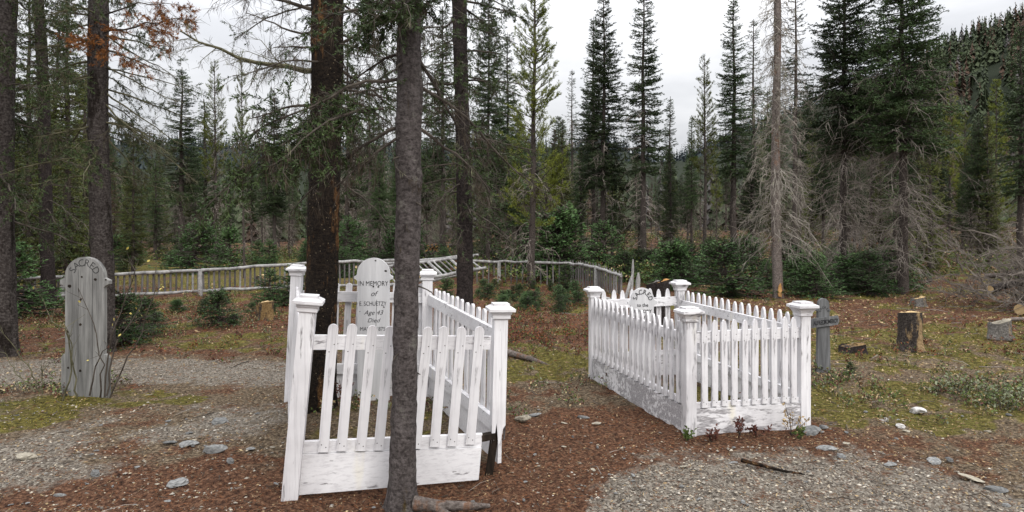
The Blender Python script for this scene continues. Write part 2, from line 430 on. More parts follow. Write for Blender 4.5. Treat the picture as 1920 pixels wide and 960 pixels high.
mossc = m.ramp(m.noise(22, 7, None, 0.75), [(0.36, (0.020, 0.016, 0.005, 1)), (0.5, (0.098, 0.084, 0.022, 1)), (0.66, (0.23, 0.195, 0.06, 1))])
def zm(ch, a, b):
    s_ = m.math('ADD', sp.outputs[ch], m.math('MULTIPLY', m.math('SUBTRACT', mid, 0.5), 0.9))
    return m.ramp(s_, [(a, K0), (b, K1)])
c = m.mix(zm(2, 0.35, 0.7), soil, redc)
c = m.mix(zm(0, 0.4, 0.62), c, grav)
c = m.mix(zm(1, 0.42, 0.6), c, mossc)
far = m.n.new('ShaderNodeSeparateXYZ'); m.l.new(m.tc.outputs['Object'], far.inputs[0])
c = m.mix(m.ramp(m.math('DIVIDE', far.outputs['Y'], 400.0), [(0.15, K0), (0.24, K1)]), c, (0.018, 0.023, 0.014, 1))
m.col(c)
m.bump(m.math('ADD', fine, m.math('MULTIPLY', grit, 0.5)), 1.0, 0.03)

# ------------------------------------------------------------------ ground sheet
NX, NY = 450, 382
gx = np.sinh(np.linspace(-1, 1, NX) * 8.0) / math.sinh(8.0) * 1300
gy = np.concatenate([np.linspace(-4, 1.9, 12), 2.0 * 750.0 ** np.linspace(0, 1, 370)])
X, Y = np.meshgrid(gx, gy)
Z = gz(X, Y)
mb = MB()
idx = np.arange(NX * NY).reshape(NY, NX)
mb.add(np.c_[X.ravel(), Y.ravel(), Z.ravel()],
       np.stack([idx[:-1, :-1], idx[:-1, 1:], idx[1:, 1:], idx[1:, :-1]], -1).reshape(-1, 4))
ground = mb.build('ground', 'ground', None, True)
tag(ground, 'forest clearing floor of needle litter, gravel and moss', 'ground', None, 'structure')
g_, m_, r_ = zones(X.ravel(), Y.ravel())
at = ground.data.color_attributes.new('zone', 'FLOAT_COLOR', 'POINT')
at.data.foreach_set('color', np.c_[g_, m_, r_, np.ones(len(g_))].astype(np.float32).ravel())

def ground_xy(px, d):
    return (px - 960) / FPX * d, d
def W(px, py, d):
    """point of the place seen at a photo position, at distance d"""
    return np.array([(px - 960) / FPX * d, d, EYE - (py - 430) / FPX * d])

# ------------------------------------------------------------------ tree builders
def trunk_mesh(name, H, r0, r1, mat, rng, sides=9, seg=14, wander=0.04, lean=(0, 0), flare=1.25):
    z = np.linspace(-0.12, H, seg); t = np.clip(z / H, 0, 1)
    wx = np.cumsum(rng.normal(size=seg)) * wander / seg ** 0.5; wy = np.cumsum(rng.normal(size=seg)) * wander / seg ** 0.5
    wx -= wx[0]; wy -= wy[0]
    p = np.c_[wx + lean[0] * z, wy + lean[1] * z, z]
    r = r0 + (r1 - r0) * t; r = r * (1 + (flare - 1) * np.exp(-np.clip(z, 0, 9) / 0.15))
    mb = MB(); tube(mb, p, r, sides)
    return mb.mesh(name, mat, True), p

def on_path(p, z):
    return np.array([np.interp(z, p[:, 2], p[:, 0]), np.interp(z, p[:, 2], p[:, 1]), z])

def foliage(mb, S, D, L, rng, nl, nw, step, spread=0.75, mi=0):
    """clothe twigs (start S, direction D, length L) in needle blades"""
    n = np.maximum(2, np.ceil(L / step)).astype(int)
    rep = np.repeat(np.arange(len(S)), n)
    u = rng.random(len(rep)) ** 0.85
    base = S[rep] + D[rep] * (L[rep] * u)[:, None]
    dd = unit(D[rep] + spread * unit(rng.normal(size=(len(rep), 3))))
    blades(mb, base, dd, nl * (0.7 + 0.6 * rng.random(len(rep))), nw, rng, mi)

def conifer(kind, H, Rm, c0, seed, dens=1.0, needle='spruce_needles', dead_from=0.06, dead=1.0, lich=0.0, r0=None, sparse=0.0):
    """prototype meshes: trunk, crown (branches with needles), dead_branches"""
    rng = np.random.default_rng(seed)
    r0 = r0 or 0.0105 * H + 0.015
    tr, path = trunk_mesh('trunk', H, r0, 0.012, 'bark_far', rng, 8, 16, 0.05)
    cr = MB(); dd = MB()
    S, D, LL = [], [], []
    bp, br = [], []
    z = c0 * H
    while z < H * 0.985:
        t = (z - c0 * H) / (H * (1 - c0))
        whorl = 5 if kind == 'spruce' else 4
        k = rng.poisson(whorl * dens * (1 - sparse))
        for _ in range(max(k, 1)):
            az = rng.random() * 2 * math.pi
            prof = (1 - t) ** 0.72 * (0.62 + 0.38 * min(1, t * 5 + 0.25))
            L = Rm * prof * (0.6 + 0.55 * rng.random()) + 0.07
            if kind == 'spruce': e0 = -0.42 + 0.95 * t ** 1.3 + 0.2 * rng.normal() * 0.6; cv = 0.30 - 0.1 * t
            else: e0 = 0.12 + 0.45 * t + 0.15 * rng.normal(); cv = 0.35
            o = np.array([math.cos(az), math.sin(az), 0]); up = np.array([0, 0, 1.0])
            s = np.linspace(0, 1, 5)
            st = on_path(path, z + rng.normal() * 0.03)
            P = st + o * (L * s)[:, None] + up * (L * (e0 * s + cv * s * s))[:, None]
            P[1:] += rng.normal(size=(4, 3)) * L * 0.02
            bp.append(P); br.append(np.linspace(0.010 + 0.007 * L, 0.003, 5))
            side = np.cross(o, up)
            nb = max(4, int(L / (0.042 if kind == 'spruce' else 0.05) * dens))
            u = 0.12 + 0.88 * rng.random(nb) if kind == 'spruce' else 0.35 + 0.65 * rng.random(nb) ** 0.7
            seg = np.minimum((u * 4).astype(int), 3); fr = u * 4 - seg
            pos = P[seg] * (1 - fr)[:, None] + P[seg + 1] * fr[:, None]
            ax = unit(P[seg + 1] - P[seg])
            sg = np.where(rng.random(nb) < 0.5, -1, 1)
            if kind == 'spruce':
                d_ = unit(ax * 0.75 + side * (sg * (0.75 + 0.3 * rng.random(nb)))[:, None] + up * (rng.normal(size=nb) * 0.18 - 0.10)[:, None])
                l_ = (0.40 * L * (1.1 - u) + 0.05) * (0.6 + 0.7 * rng.random(nb))
            else:
                d_ = unit(ax * 0.75 + side * (sg * 0.9 * rng.random(nb))[:, None] + up * (0.55 * rng.random(nb))[:, None] + 0.25 * rng.normal(size=(nb, 3)))
                l_ = (0.22 * L * (1.15 - u) + 0.09) * (0.7 + 0.6 * rng.random(nb))
            S.append(pos); D.append(d_); LL.append(l_)
        z += H * (1 - c0) / (58 if kind == 'spruce' else 46) * (0.7 + 0.6 * rng.random())
    tubes3(cr, np.array(bp), np.array(br), 1)
    S = np.concatenate(S); D = np.concatenate(D); LL = np.minimum(np.concatenate(LL), 0.42)
    tubes3(cr, np.stack([S, S + D * LL[:, None] * 0.9], 1), np.tile([0.0035, 0.002], (len(S), 1)), 1)
    if kind == 'spruce': foliage(cr, S, D, LL, rng, 0.046, 0.020, 0.0155, 0.75)
    else: foliage(cr, S, D, LL, rng, 0.066, 0.013, 0.0115, 0.85)
    # dead lower limbs: bare, drooping, forked
    z = dead_from * H; P2, R2, T2, TR2, LB, LD = [], [], [], [], [], []
    ztop = (c0 + 0.22) * H
    while z < ztop and dead > 0:
        for _ in range(rng.poisson(2.6 * dead)):
            az = rng.random() * 2 * math.pi; o = np.array([math.cos(az), math.sin(az), 0])
            L = Rm * (0.45 + 0.6 * rng.random()) * (0.75 + 0.25 * min(1, z / (c0 * H + 0.01)))
            s = np.linspace(0, 1, 6); e0 = rng.normal() * 0.22 + 0.08; cv = -0.55 - 0.35 * rng.random()
            st = on_path(path, z + rng.random() * 0.1)
            P = st + o * (L * s)[:, None] + np.array([0, 0, 1.0]) * (L * (e0 * s + cv * s * s + 0.25 * s ** 3))[:, None]
            P[1:] += rng.normal(size=(5, 3)) * L * 0.03
            P2.append(P); R2.append(np.linspace(0.010, 0.0024, 6))
            for q in range(rng.integers(5, 12)):
                u = 0.2 + 0.8 * rng.random(); k = min(int(u * 5), 4); f = u * 5 - k
                b = P[k] * (1 - f) + P[k + 1] * f; ax = unit(P[k + 1] - P[k])
                d_ = unit(ax * 0.7 + rng.normal(size=3) * 0.55 + np.array([0, 0, -0.42]))
                l = L * (0.12 + 0.3 * rng.random())
                mid = b + d_ * l * 0.55 + rng.normal(size=3) * 0.02; tip = b + d_ * l + np.array([0, 0, -0.16 * l]) + rng.normal(size=3) * 0.03
                T2.append([b, mid, tip]); TR2.append([0.0052, 0.004, 0.0021])
                if rng.random() < lich: LB.append(mid)
        z += H * 0.017
    if P2:
        tubes3(dd, np.array(P2), np.array(R2), 0); tubes3(dd, np.array(T2), np.array(TR2), 0)
        if LB: lichen_tufts(dd, np.array(LB), rng, 0.14, 1, 6)
    return dict(trunk=tr, crown=cr.mesh('crown', [needle, 'bark_far']),
                dead_branches=dd.mesh('dead_branches', ['twig_grey', 'lichen']) if P2 else None, H=H)

def lichen_tufts(mb, B, rng, size, mi, k=8):
    rep = np.repeat(np.arange(len(B)), k)
    base = B[rep] + rng.normal(size=(len(rep), 3)) * size * 0.12
    d = unit(np.array([0, 0, -1.0]) + rng.normal(size=(len(rep), 3)) * 0.25)
    blades(mb, base, d, size * (0.3 + 0.9 * rng.random(len(rep)) ** 1.5), size * 0.028, rng, mi)

def place(proto, name, x, y, H, label, group=None, rz=None, cat='tree', wid=1.0, lean=(0, 0)):
    e = empty(name, (x, y, float(gz(x, y)) - 0.02), label, cat, group)
    s = H / proto['H']; e.scale = (s * wid, s * wid, s)
    e.rotation_euler = (lean[1], lean[0], rz if rz is not None else random.random() * 6.28)
    for k in ('trunk', 'crown', 'dead_branches'):
        if proto.get(k) is not None:
            o = link(k, proto[k], e)
            if k != 'trunk': o['kind'] = 'stuff'
    return e

random.seed(4)
PR = {
    'spruce_a': conifer('spruce', 10, 1.15, 0.30, 1, 1.25, dead=1.0),
    'spruce_b': conifer('spruce', 10, 0.85, 0.34, 2, 1.0, dead=1.2),
    'spruce_c': conifer('spruce', 9, 1.25, 0.40, 3, 1.15, dead=2.6, lich=0.10),
    'spruce_thin': conifer('spruce', 8, 0.55, 0.22, 4, 0.9, dead=0.8),
    'spruce_low': conifer('spruce', 7, 0.75, 0.06, 5, 1.05, 'spruce_olive', dead=0.4),
    'spruce_bare': conifer('spruce', 9, 0.62, 0.52, 6, 0.55, dead=1.6, lich=0.08, sparse=0.3),
    'pine_a': conifer('pine', 9, 1.05, 0.18, 7, 1.15, 'pine_needles', dead=0.7),
    'pine_b': conifer('pine', 9, 0.8, 0.40, 8, 0.9, 'pine_needles', dead=0.8),
    'spruce_red': conifer('spruce', 8, 0.7, 0.2, 9, 0.7, 'red_needles', dead=0.6),
    'fir': conifer('spruce', 1.4, 0.72, 0.02, 10, 0.55, 'fir_needles', dead=0, r0=0.02),
    'fir_b': conifer('spruce', 1.1, 0.66, 0.02, 11, 0.42, 'fir_needles', dead=0, r0=0.016),
}
def top_h(ytop, d):
    return EYE + (430 - ytop) * d / FPX

# trees one can single out: px, distance, photo height of the tip, prototype, label, width
MAIN = [
    ('pine_tree', 995, 18, -70, 'pine_a', 'full yellow-green pine standing at the back pole fence, centre', 0.95),
    ('spruce_tree', 1130, 24, -15, 'spruce_a', 'broad dark spruce behind the left post of the peeling enclosure', 1.05),
    ('spruce_tree', 1112, 26.5, 30, 'spruce_b', 'slim spruce pressed against the left flank of the broad dark spruce', 0.9),
    ('spruce_tree', 1206, 23, -45, 'spruce_b', 'tall open-crowned spruce just right of the broad dark spruce', 1.05),
    ('spruce_tree', 1255, 27, 180, 'spruce_thin', 'short narrow pointed spruce alone against the sky gap, right of centre', 1.0),
    ('pine_tree', 1320, 24, 100, 'pine_b', 'slender pine with upturned branch tips right of the short narrow spruce', 0.8),
    ('spruce_tree', 1297, 30, 215, 'spruce_b', 'dim green spruce tucked behind the slender upturned pine', 0.9),
    ('spruce_tree', 1376, 25, -8, 'spruce_b', 'tall dark spruce left of the pale dead snag', 1.1),
    ('spruce_tree', 1412, 28, 35, 'spruce_bare', 'half bare spindly spruce between tall dark spruce and pale snag', 1.0),
    ('spruce_tree', 1492, 22, -60, 'spruce_bare', 'thin half bare spruce close behind the pale dead snag', 0.9),
    ('spruce_tree', 1578, 17, -130, 'spruce_c', 'large spruce with a grey skirt of dead twigs right of the pale snag', 0.95),
    ('spruce_tree', 1692, 15.5, -160, 'spruce_c', 'largest dark spruce with dead skirt, above the tall cut stump', 1.05),
    ('spruce_tree', 1742, 19, 170, 'spruce_low', 'mid-height spruce with low green boughs behind the largest spruce', 0.9),
    ('pine_tree', 1778, 30, 150, 'pine_a', 'yellowish pine below the left end of the wooded hill', 0.8),
    ('spruce_tree', 1835, 24, 215, 'spruce_c', 'dark shaggy spruce with dead skirt below the wooded hill', 0.8),
    ('pine_tree', 1868, 29, 150, 'pine_a', 'yellowish pine right of the dark shaggy spruce below the hill', 0.85),
    ('pine_tree', 1810, 33, 205, 'pine_b', 'smaller yellowish pine between two others below the hill', 0.9),
    ('spruce_tree', 1915, 20, 40, 'spruce_b', 'tall spruce cut by the right edge of the picture', 1.2),
    ('spruce_tree', 1072, 36, 130, 'spruce_bare', 'far thin bare-topped spruce seen between pine and broad spruce', 0.9),
    ('spruce_tree', 1040, 31, 240, 'spruce_red', 'reddish dying spruce behind the right side of the full pine', 0.9),
    ('spruce_tree', 340, 29, 125, 'spruce_b', 'tallest spruce against the sky left of the dark scaly trunk', 1.45),
    ('spruce_tree', 385, 33, 185, 'spruce_thin', 'slim spruce just right of the tallest left spruce', 1.6),
    ('pine_tree', 403, 29, 110, 'pine_b', 'sparse tall pine with open crown, left background', 0.8),
    ('pine_tree', 458, 21, 85, 'pine_b', 'leaning thin pine with a bare stem, left background', 0.45),
    ('spruce_tree', 515, 30, 165, 'spruce_a', 'bushy-topped spruce just left of the dark scaly trunk', 1.05),
    ('spruce_tree', 250, 24, 240, 'spruce_low', 'spruce with low olive boughs right of the left bark trunk', 1.0),
    ('spruce_tree', 292, 33, 295, 'spruce_thin', 'small narrow spruce left of the tallest left spruce', 1.5),
    ('spruce_tree', 128, 15, -90, 'spruce_low', 'dense shaggy dark spruce behind the grey headboard', 0.9),
    ('spruce_tree', 52, 17, -60, 'spruce_low', 'dense shaggy dark spruce at the far left behind the edge trunk', 0.95),
    ('spruce_tree', -30, 12.5, -150, 'spruce_low', 'dark full spruce half outside the left edge of the picture', 1.1),
    ('spruce_tree', 88, 19.5, 40, 'spruce_low', 'olive spruce seen between the left edge trunk and the leaning dark trunk', 1.2),
    ('spruce_tree', 160, 21, 120, 'spruce_low', 'olive spruce showing just left of the rough bark trunk', 1.0),
    ('spruce_tree', 650, 31, 55, 'spruce_bare', 'bare thin spruce seen just right of the dark scaly trunk', 1.1),
    ('spruce_tree', 692, 27, 120, 'spruce_bare', 'second bare spruce between the scaly trunk and the near grey trunk', 1.0),
    ('spruce_tree', 830, 30, 10, 'spruce_b', 'spruce seen between the near grey trunk and the slim dark trunk', 1.0),
    ('spruce_tree', 915, 23, -60, 'spruce_a', 'full dark spruce right of the slim dark trunk', 0.7),
    ('spruce_tree', 952, 27, 60, 'spruce_b', 'slender spruce left behind the full yellow-green pine', 0.9),
]
for nm, px, d, yt, pr, lab, wd in MAIN:
    x, y = ground_xy(px, d)
    ln = (0.045, 0) if 'leaning' in lab else (0, 0)
    place(PR[pr], nm, x, y, top_h(yt, d) - float(gz(x, y)), lab, None, None, 'tree', wd, (-ln[0], 0))

# the rest of the wood behind: many alike trees
rng = np.random.default_rng(77)
cnt = 0
kinds = ['spruce_b', 'spruce_thin', 'spruce_low', 'spruce_bare', 'spruce_a', 'pine_b', 'spruce_c', 'spruce_red']
wts = np.array([0.2, 0.2, 0.17, 0.17, 0.08, 0.08, 0.07, 0.03]); wts /= wts.sum()
FOREST = []
while cnt < 250:
    d = 21 + 42 * rng.random() ** 1.1
    px = rng.uniform(-160, 2080)
    if 150 < px < 640 and d < 31: continue
    if 770 < px < 870 and d < 33: continue
    if 1060 < px < 1430 and d < 24: continue
    x, y = ground_xy(px, d)
    if any((x - a) ** 2 + (y - b) ** 2 < 0.9 ** 2 for a, b in FOREST): continue
    if px < 620: yt = rng.uniform(270, 345) if px > 200 else rng.uniform(120, 300)
    elif px < 1060: yt = rng.uniform(190, 330)
    elif px < 1430: yt = rng.uniform(262, 345)
    elif px < 1740: yt = rng.uniform(150, 330)
    else: yt = rng.uniform(215, 330)
    FOREST.append((x, y))
    k = rng.choice(kinds, p=wts)
    nm = 'pine_tree' if k.startswith('pine') else 'spruce_tree'
    lab = {'pine_b': 'slender yellow-green pine deep in the wood behind the fence',
           'spruce_bare': 'thin half bare spruce deep in the wood behind the fence',
           'spruce_red': 'rust-coloured dying spruce deep in the wood behind the fence',
           'spruce_c': 'spruce with dead grey skirt deep in the wood behind the fence',
           'spruce_thin': 'narrow pointed spruce deep in the wood behind the fence',
           'spruce_low': 'olive spruce with low boughs deep in the wood behind the fence'}.get(k, 'dark green spruce deep in the wood behind the fence')
    bn = 'behind the left pole fence' if px < 620 else ('behind the spiked back fence' if px < 1150 else ('behind the peeling enclosure' if px < 1700 else 'below the wooded hill'))
    lab = lab.replace('behind the fence', bn)
    place(PR[k], nm, x, y, max(3.0, top_h(yt, d) - float(gz(x, y))), lab, 'trees of the wood behind the fence: ' + {'spruce_a': 'dark', 'spruce_b': 'dark'}.get(k, k.split('_')[1]) + ', ' + bn, None, 'tree', rng.uniform(0.9, 1.35))
    cnt += 1

# young firs in the undergrowth
def sapling(px, d, h, label, group=None, wid=1.0):
    x, y = ground_xy(px, d)
    place(PR['fir' if random.random() < 0.5 else 'fir_b'], 'fir_sapling', x, y, h * (0.7 + 0.35 * random.random()), label, group, None, 'sapling', wid * (1.0 + 0.4 * random.random()))
for px, d, h, lab in [(412, 10.6, 0.62, 'knee-high fir sapling in front of the left pole fence post'),
                      (505, 13.2, 0.85, 'bushy fir sapling beside the small left stump, by the pole fence'),
                      (548, 13.6, 0.8, 'fir sapling against the rear left post of the near enclosure'),
                      (232, 8.9, 0.75, 'fir sapling right of the foot of the left bark trunk'),
                      (262, 9.6, 0.7, 'second fir sapling right of the left bark trunk'),
                      (362, 23, 1.75, 'young fir beyond the left pole fence on yellow moss'),
                      (1595, 7.0, 0.2, 'tiny low fir seedling right of the wooden cross'),
                      (35, 11.5, 1.6, 'young spindly fir between the two left edge trunks'),
                      (1060, 16.5, 0.85, 'fir sapling at the corner of the back pole fence'),
                      (1040, 19.8, 1.9, 'tall young fir behind the back pole fence'),
                      (835, 14.2, 0.62, 'fir sapling below the collapsed fence panel')]:
    sapling(px, d, h, lab)
rng = np.random.default_rng(5)
for i in range(62):                         # thicket below the snag and the big spruces
    px = rng.uniform(1150, 1690); d = rng.uniform(14.6, 24)
    if px < 1240 and d < 19: continue
    if abs(px - 1455) < 26 and d < 16: continue
    sapling(px, d, rng.uniform(0.5, 1.5), 'young fir in the green thicket ' + ('left of the pale snag' if px < 1456 else 'right of the pale snag'), 'firs of the thicket ' + ('left of the snag' if px < 1456 else 'right of the snag'), rng.uniform(0.9, 1.3))
for i in range(22):
    px = rng.uniform(640, 1150); d = rng.uniform(20.5, 28)
    sapling(px, d, rng.uniform(0.9, 2.3), 'young fir in the wood just behind the back pole fence', 'firs behind the back fence', rng.uniform(0.8, 1.1))
for i in range(44):                         # low firs before the back fence
    px = rng.uniform(890, 1085); d = rng.uniform(12.2, 17.8)
    sapling(px, d, rng.uniform(0.16, 0.40), 'low fir sapling in the patch before the back pole fence', 'low firs before the back fence', rng.uniform(1.0, 1.5))
for i in range(26):
    px = rng.uniform(-20, 720); d = rng.uniform(24, 33)
    sapling(px, d, rng.uniform(0.8, 2.2), 'young fir at the far edge of the left clearing', 'firs at the edge of the left clearing', rng.uniform(0.8, 1.2))
for i in range(14):
    px = rng.uniform(210, 560); d = rng.uniform(8.6, 13)
    sapling(px, d, rng.uniform(0.18, 0.36), 'tiny fir seedling on the mossy ground before the left fence', 'fir seedlings left', rng.uniform(1.0, 1.5))

# ------------------------------------------------------------------ near trees: real bark relief, limbs, twigs, needles, beard lichen
def near_trunk(H, r0, r1, mat, seed, rough=0.012, flare=0.5, lean=(0, 0)):
    rng = np.random.default_rng(seed)
    nz, na = int(H / 0.03), 48
    z = np.linspace(-0.15, H, nz); th = np.linspace(0, 2 * math.pi, na, endpoint=False)
    T, Zz = np.meshgrid(th, z)
    r = r0 + (r1 - r0) * np.clip(Zz / H, 0, 1)
    fl = 1 + flare * np.exp(-np.clip(Zz + 0.05, 0, 9) / 0.10) * (0.75 + 0.4 * np.sin(T * 5 + seed))
    n = fbm(T * r0 * 22, Zz * 9, 1.0, 4, seed) - 0.5
    pl = np.abs(vnoise(T * r0 * 34, Zz * 13, 1.0, seed + 3) - 0.5)
    r = r * fl + rough * (1.5 * n + 1.2 * pl) + 0.02 * (vnoise(T * 0.8, Zz * 0.9, 1.0, seed + 5) - 0.5)
    cx = 0.03 * np.sin(Zz * 0.9 + seed) + lean[0] * Zz; cy = 0.02 * np.cos(Zz * 0.7 + seed) + lean[1] * Zz
    mb = MB(); i = np.arange(nz * na).reshape(nz, na); j = np.roll(i, -1, 1)
    mb.add(np.c_[(cx + r * np.cos(T)).ravel(), (cy + r * np.sin(T)).ravel(), Zz.ravel()],
           np.stack([i[:-1], j[:-1], j[1:], i[1:]], -1).reshape(-1, 4))
    return mb.mesh('trunk', mat, True)

class Near:
    def __init__(s, name, px, d, r0, r1, H, mat, label, seed, lean=(0, 0), flare=0.5, zoff=0.0):
        x, y = ground_xy(px, d); s.base = np.array([x, y, float(gz(x, y))])
        s.e = empty(name, tuple(s.base), label, 'tree'); s.lean = lean; s.seed = seed
        link('trunk', near_trunk(H, r0, r1, mat, seed, 0.013 if r0 > 0.1 else 0.012, flare, lean), s.e)
        s.wood = []; s.rng = np.random.default_rng(seed + 100); s.r = r0
        s.nd = MB(); s.li = MB(); s.dn = MB()
    def axis(s, z):
        return np.array([0.03 * math.sin(z * 0.9 + s.seed) + s.lean[0] * z, 0.02 * math.cos(z * 0.7 + s.seed) + s.lean[1] * z, z])
    def limb(s, a, b, sag=0.1, rad=0.014, nt=16, green=0.0, lich=0.15, orange=0.0, tl=0.32, wood='twig_dark', fine=1.0):
        """a, b local points; one limb is one part"""
        rng = s.rng; a = np.asarray(a, float); b = np.asarray(b, float)
        L = np.linalg.norm(b - a); n = 9; u = np.linspace(0, 1, n)
        P = a + (b - a) * u[:, None]; P[:, 2] -= sag * L * 4 * u * (1 - u) * (1 - 0.3 * u)
        P[1:] += np.cumsum(rng.normal(size=(n - 1, 3)), 0) * L * 0.012
        mb = MB(); tube(mb, P, rad * (1 - 0.82 * u) + 0.0015, 6)
        t1, q1, S, D, LL = [], [], [], [], []
        for k in range(nt):
            v = 0.12 + 0.88 * rng.random(); i = min(int(v * 8), 7); f = v * 8 - i
            p = P[i] * (1 - f) + P[i + 1] * f; ax = unit(P[i + 1] - P[i])
            d1 = unit(ax * 0.75 + rng.normal(size=3) * 0.55 + np.array([0, 0, -0.18]))
            l1 = tl * (0.35 + 0.8 * rng.random()) * (1.15 - 0.6 * v)
            w = np.linspace(0, 1, 4)[:, None]
            Q = p + d1 * l1 * w + np.array([0, 0, -0.22 * l1]) * w ** 2 + np.vstack([[0, 0, 0], rng.normal(size=(3, 3)) * l1 * 0.06])
            t1.append(Q); q1.append(np.linspace(max(0.0022, rad * 0.30 * (1 - 0.6 * v)), 0.0012, 4))
            for h in range(rng.integers(3, int(6 * fine) + 4)):
                g = rng.random() * 2.99; c = int(g); fr = g - c
                p2 = Q[c] * (1 - fr) + Q[c + 1] * fr; ax2 = unit(Q[c + 1] - Q[c])
                d2 = unit(ax2 * 0.8 + rng.normal(size=3) * 0.6 + np.array([0, 0, -0.12])); l2 = l1 * (0.18 + 0.32 * rng.random())
                S.append(p2); D.append(d2); LL.append(l2)
            S.append(Q[2]); D.append(unit(Q[3] - Q[2])); LL.append(l1 * 0.34)
        tubes3(mb, np.array(t1), np.array(q1))
        S = np.array(S); D = np.array(D); LL = np.array(LL)
        tubes3(mb, np.stack([S, S + D * LL[:, None]], 1), np.tile([0.0017, 0.0008], (len(S), 1)))
        o = mb.build('branch', wood, s.e)
        def some(p): return rng.random(len(S)) < p
        k = some(green)
        if k.any():
            g = MB(); foliage(g, S[k], D[k], LL[k] * 1.15, rng, 0.025 if s.base[1] < 6 else 0.03, 0.006 if s.base[1] < 6 else 0.009, 0.0033 if s.base[1] < 6 else 0.006, 0.9); g.build('needles', 'near_needles', o)['kind'] = 'stuff'
        k = some(orange)
        if k.any():
            g = MB(); foliage(g, S[k], D[k], LL[k], rng, 0.04, 0.007, 0.0042, 0.9); g.build('needles', 'dead_needles', o)['kind'] = 'stuff'
        k = some(lich * 0.38)
        if k.any():
            g = MB(); B = S[k] + D[k] * (LL[k] * 0.5)[:, None]
            pale = rng.random(len(B)) < 0.10
            if pale.any(): lichen_tufts(g, B[pale], rng, 0.06, 0, 12)
            if (~pale).any(): lichen_tufts(g, B[~pale], rng, 0.10, 1, 12)
            g.build('beard_lichen', ['lichen', 'lichen_dark'], o)['kind'] = 'stuff'
        return o
    def auto(s, n, z0, z1, Lm, green=0.1, lich=0.2, droop=0.3, wood='twig_dark', nt=14, tl=0.35, rad=0.011, orange=0.0, az=None, face=None):
        for i in range(n):
            z = z0 + (z1 - z0) * (i + s.rng.random()) / n
            a = s.rng.random() * 6.283 if az is None else az[0] + (az[1] - az[0]) * s.rng.random()
            L = Lm * (0.55 + 0.6 * s.rng.random())
            st = s.axis(z); o = np.array([math.cos(a), math.sin(a), 0])
            s.limb(st + o * s.r * 0.6, st + o * L + np.array([0, 0, -droop * L * (0.5 + s.rng.random())]), -0.04, rad * (0.7 + 0.6 * s.rng.random()), nt, green, lich, orange, tl, wood)
    def to(s, px0, py0, px1, py1, d0=None, d1=None, **k):
        d0 = d0 or s.base[1]; d1 = d1 or s.base[1]
        a = W(px0, py0, d0) - s.base; b = W(px1, py1, d1) - s.base
        ax = s.axis(a[2]); a[:2] = ax[:2] + (a[:2] - ax[:2]) * 0.4
        return s.limb(a, b, **k)

# scaly dark trunk inside the near enclosure
T = Near('conifer_tree', 604, 5.5, 0.138, 0.128, 4.2, 'bark_burnt', 'thick blackish trunk with orange bark patches rising inside the near enclosure', 11, (0.004, 0), 0.35)
T.to(585, 132, 352, 62, 5.5, 5.1, sag=0.10, rad=0.026, nt=30, lich=0.35, tl=0.42, wood='twig_moss')
T.to(588, 18, 415, -30, 5.5, 5.2, sag=0.02, rad=0.018, nt=22, lich=0.3, tl=0.42)
T.to(590, 60, 470, 20, 5.5, 5.8, sag=0.06, rad=0.012, nt=16, lich=0.3, tl=0.36)
T.to(632, 92, 735, 35, 5.5, 5.6, sag=0.0, rad=0.014, nt=16, lich=0.2)
T.to(632, 165, 760, 118, 5.5, 5.9, sag=0.08, rad=0.016, nt=18, green=0.1, lich=0.2)
T.to(632, 215, 745, 245, 5.5, 6.0, sag=-0.05, rad=0.010, nt=14, lich=0.2)
T.to(632, 330, 728, 420, 5.5, 6.0, sag=-0.06, rad=0.009, nt=12, lich=0.3)
T.auto(16, 2.2, 4.1, 1.0, 0.15, 0.35, 0.2, nt=16)
T.auto(8, 2.5, 4.0, 1.1, 0.35, 0.3, 0.2, nt=18, az=(-0.5, 1.2))

# slim grey trunk in the foreground
T = Near('conifer_tree', 757, 3.66, 0.071, 0.060, 3.2, 'bark_grey', 'slim grey trunk nearest the camera, in front of the near enclosure', 12, (0.0, 0), 1.05)
T.to(742, 146, 470, 262, 3.66, 3.25, sag=-0.07, rad=0.010, nt=32, green=0.55, lich=0.45, tl=0.34, wood='twig_dark')
T.to(600, 200, 405, 372, 3.4, 3.15, sag=-0.12, rad=0.009, nt=44, green=0.9, lich=0.5, tl=0.30)
T.to(640, 195, 520, 300, 3.45, 3.1, sag=-0.12, rad=0.008, nt=36, green=0.8, lich=0.7, tl=0.26)
T.to(742, 235, 548, 385, 3.66, 3.7, sag=-0.05, rad=0.011, nt=16, green=0.05, lich=0.7, tl=0.28)
T.to(742, 252, 632, 342, 3.66, 3.5, sag=-0.06, rad=0.009, nt=14, green=0.1, lich=0.6, tl=0.25)
T.to(770, 90, 900, 300, 3.66, 3.9, sag=-0.10, rad=0.012, nt=20, green=0.2, lich=0.35, tl=0.3)
T.to(772, 150, 1000, 345, 3.66, 4.1, sag=-0.10, rad=0.009, nt=26, green=0.12, lich=0.35, tl=0.34, wood='twig_dark')
T.to(772, 232, 925, 372, 3.66, 4.0, sag=-0.06, rad=0.010, nt=22, green=0.15, lich=0.35, tl=0.3, wood='twig_dark')
T.to(745, 30, 672, 62, 3.66, 3.5, sag=-0.1, rad=0.008, nt=20, green=0.9, lich=0.1, tl=0.2)
T.to(745, 0, 690, 10, 3.66, 3.4, sag=-0.1, rad=0.008, nt=20, green=0.9, lich=0.1, tl=0.2)
T.to(765, 12, 800, 30, 3.66, 3.5, sag=-0.1, rad=0.007, nt=14, green=0.8, lich=0.1, tl=0.18)
T.to(742, 100, 655, 160, 3.66, 3.9, sag=-0.1, rad=0.009, nt=16, green=0.15, lich=0.4, tl=0.3)
T.to(770, 60, 842, 45, 3.66, 4.1, sag=0.0, rad=0.009, nt=14, green=0.1, lich=0.3, tl=0.3)
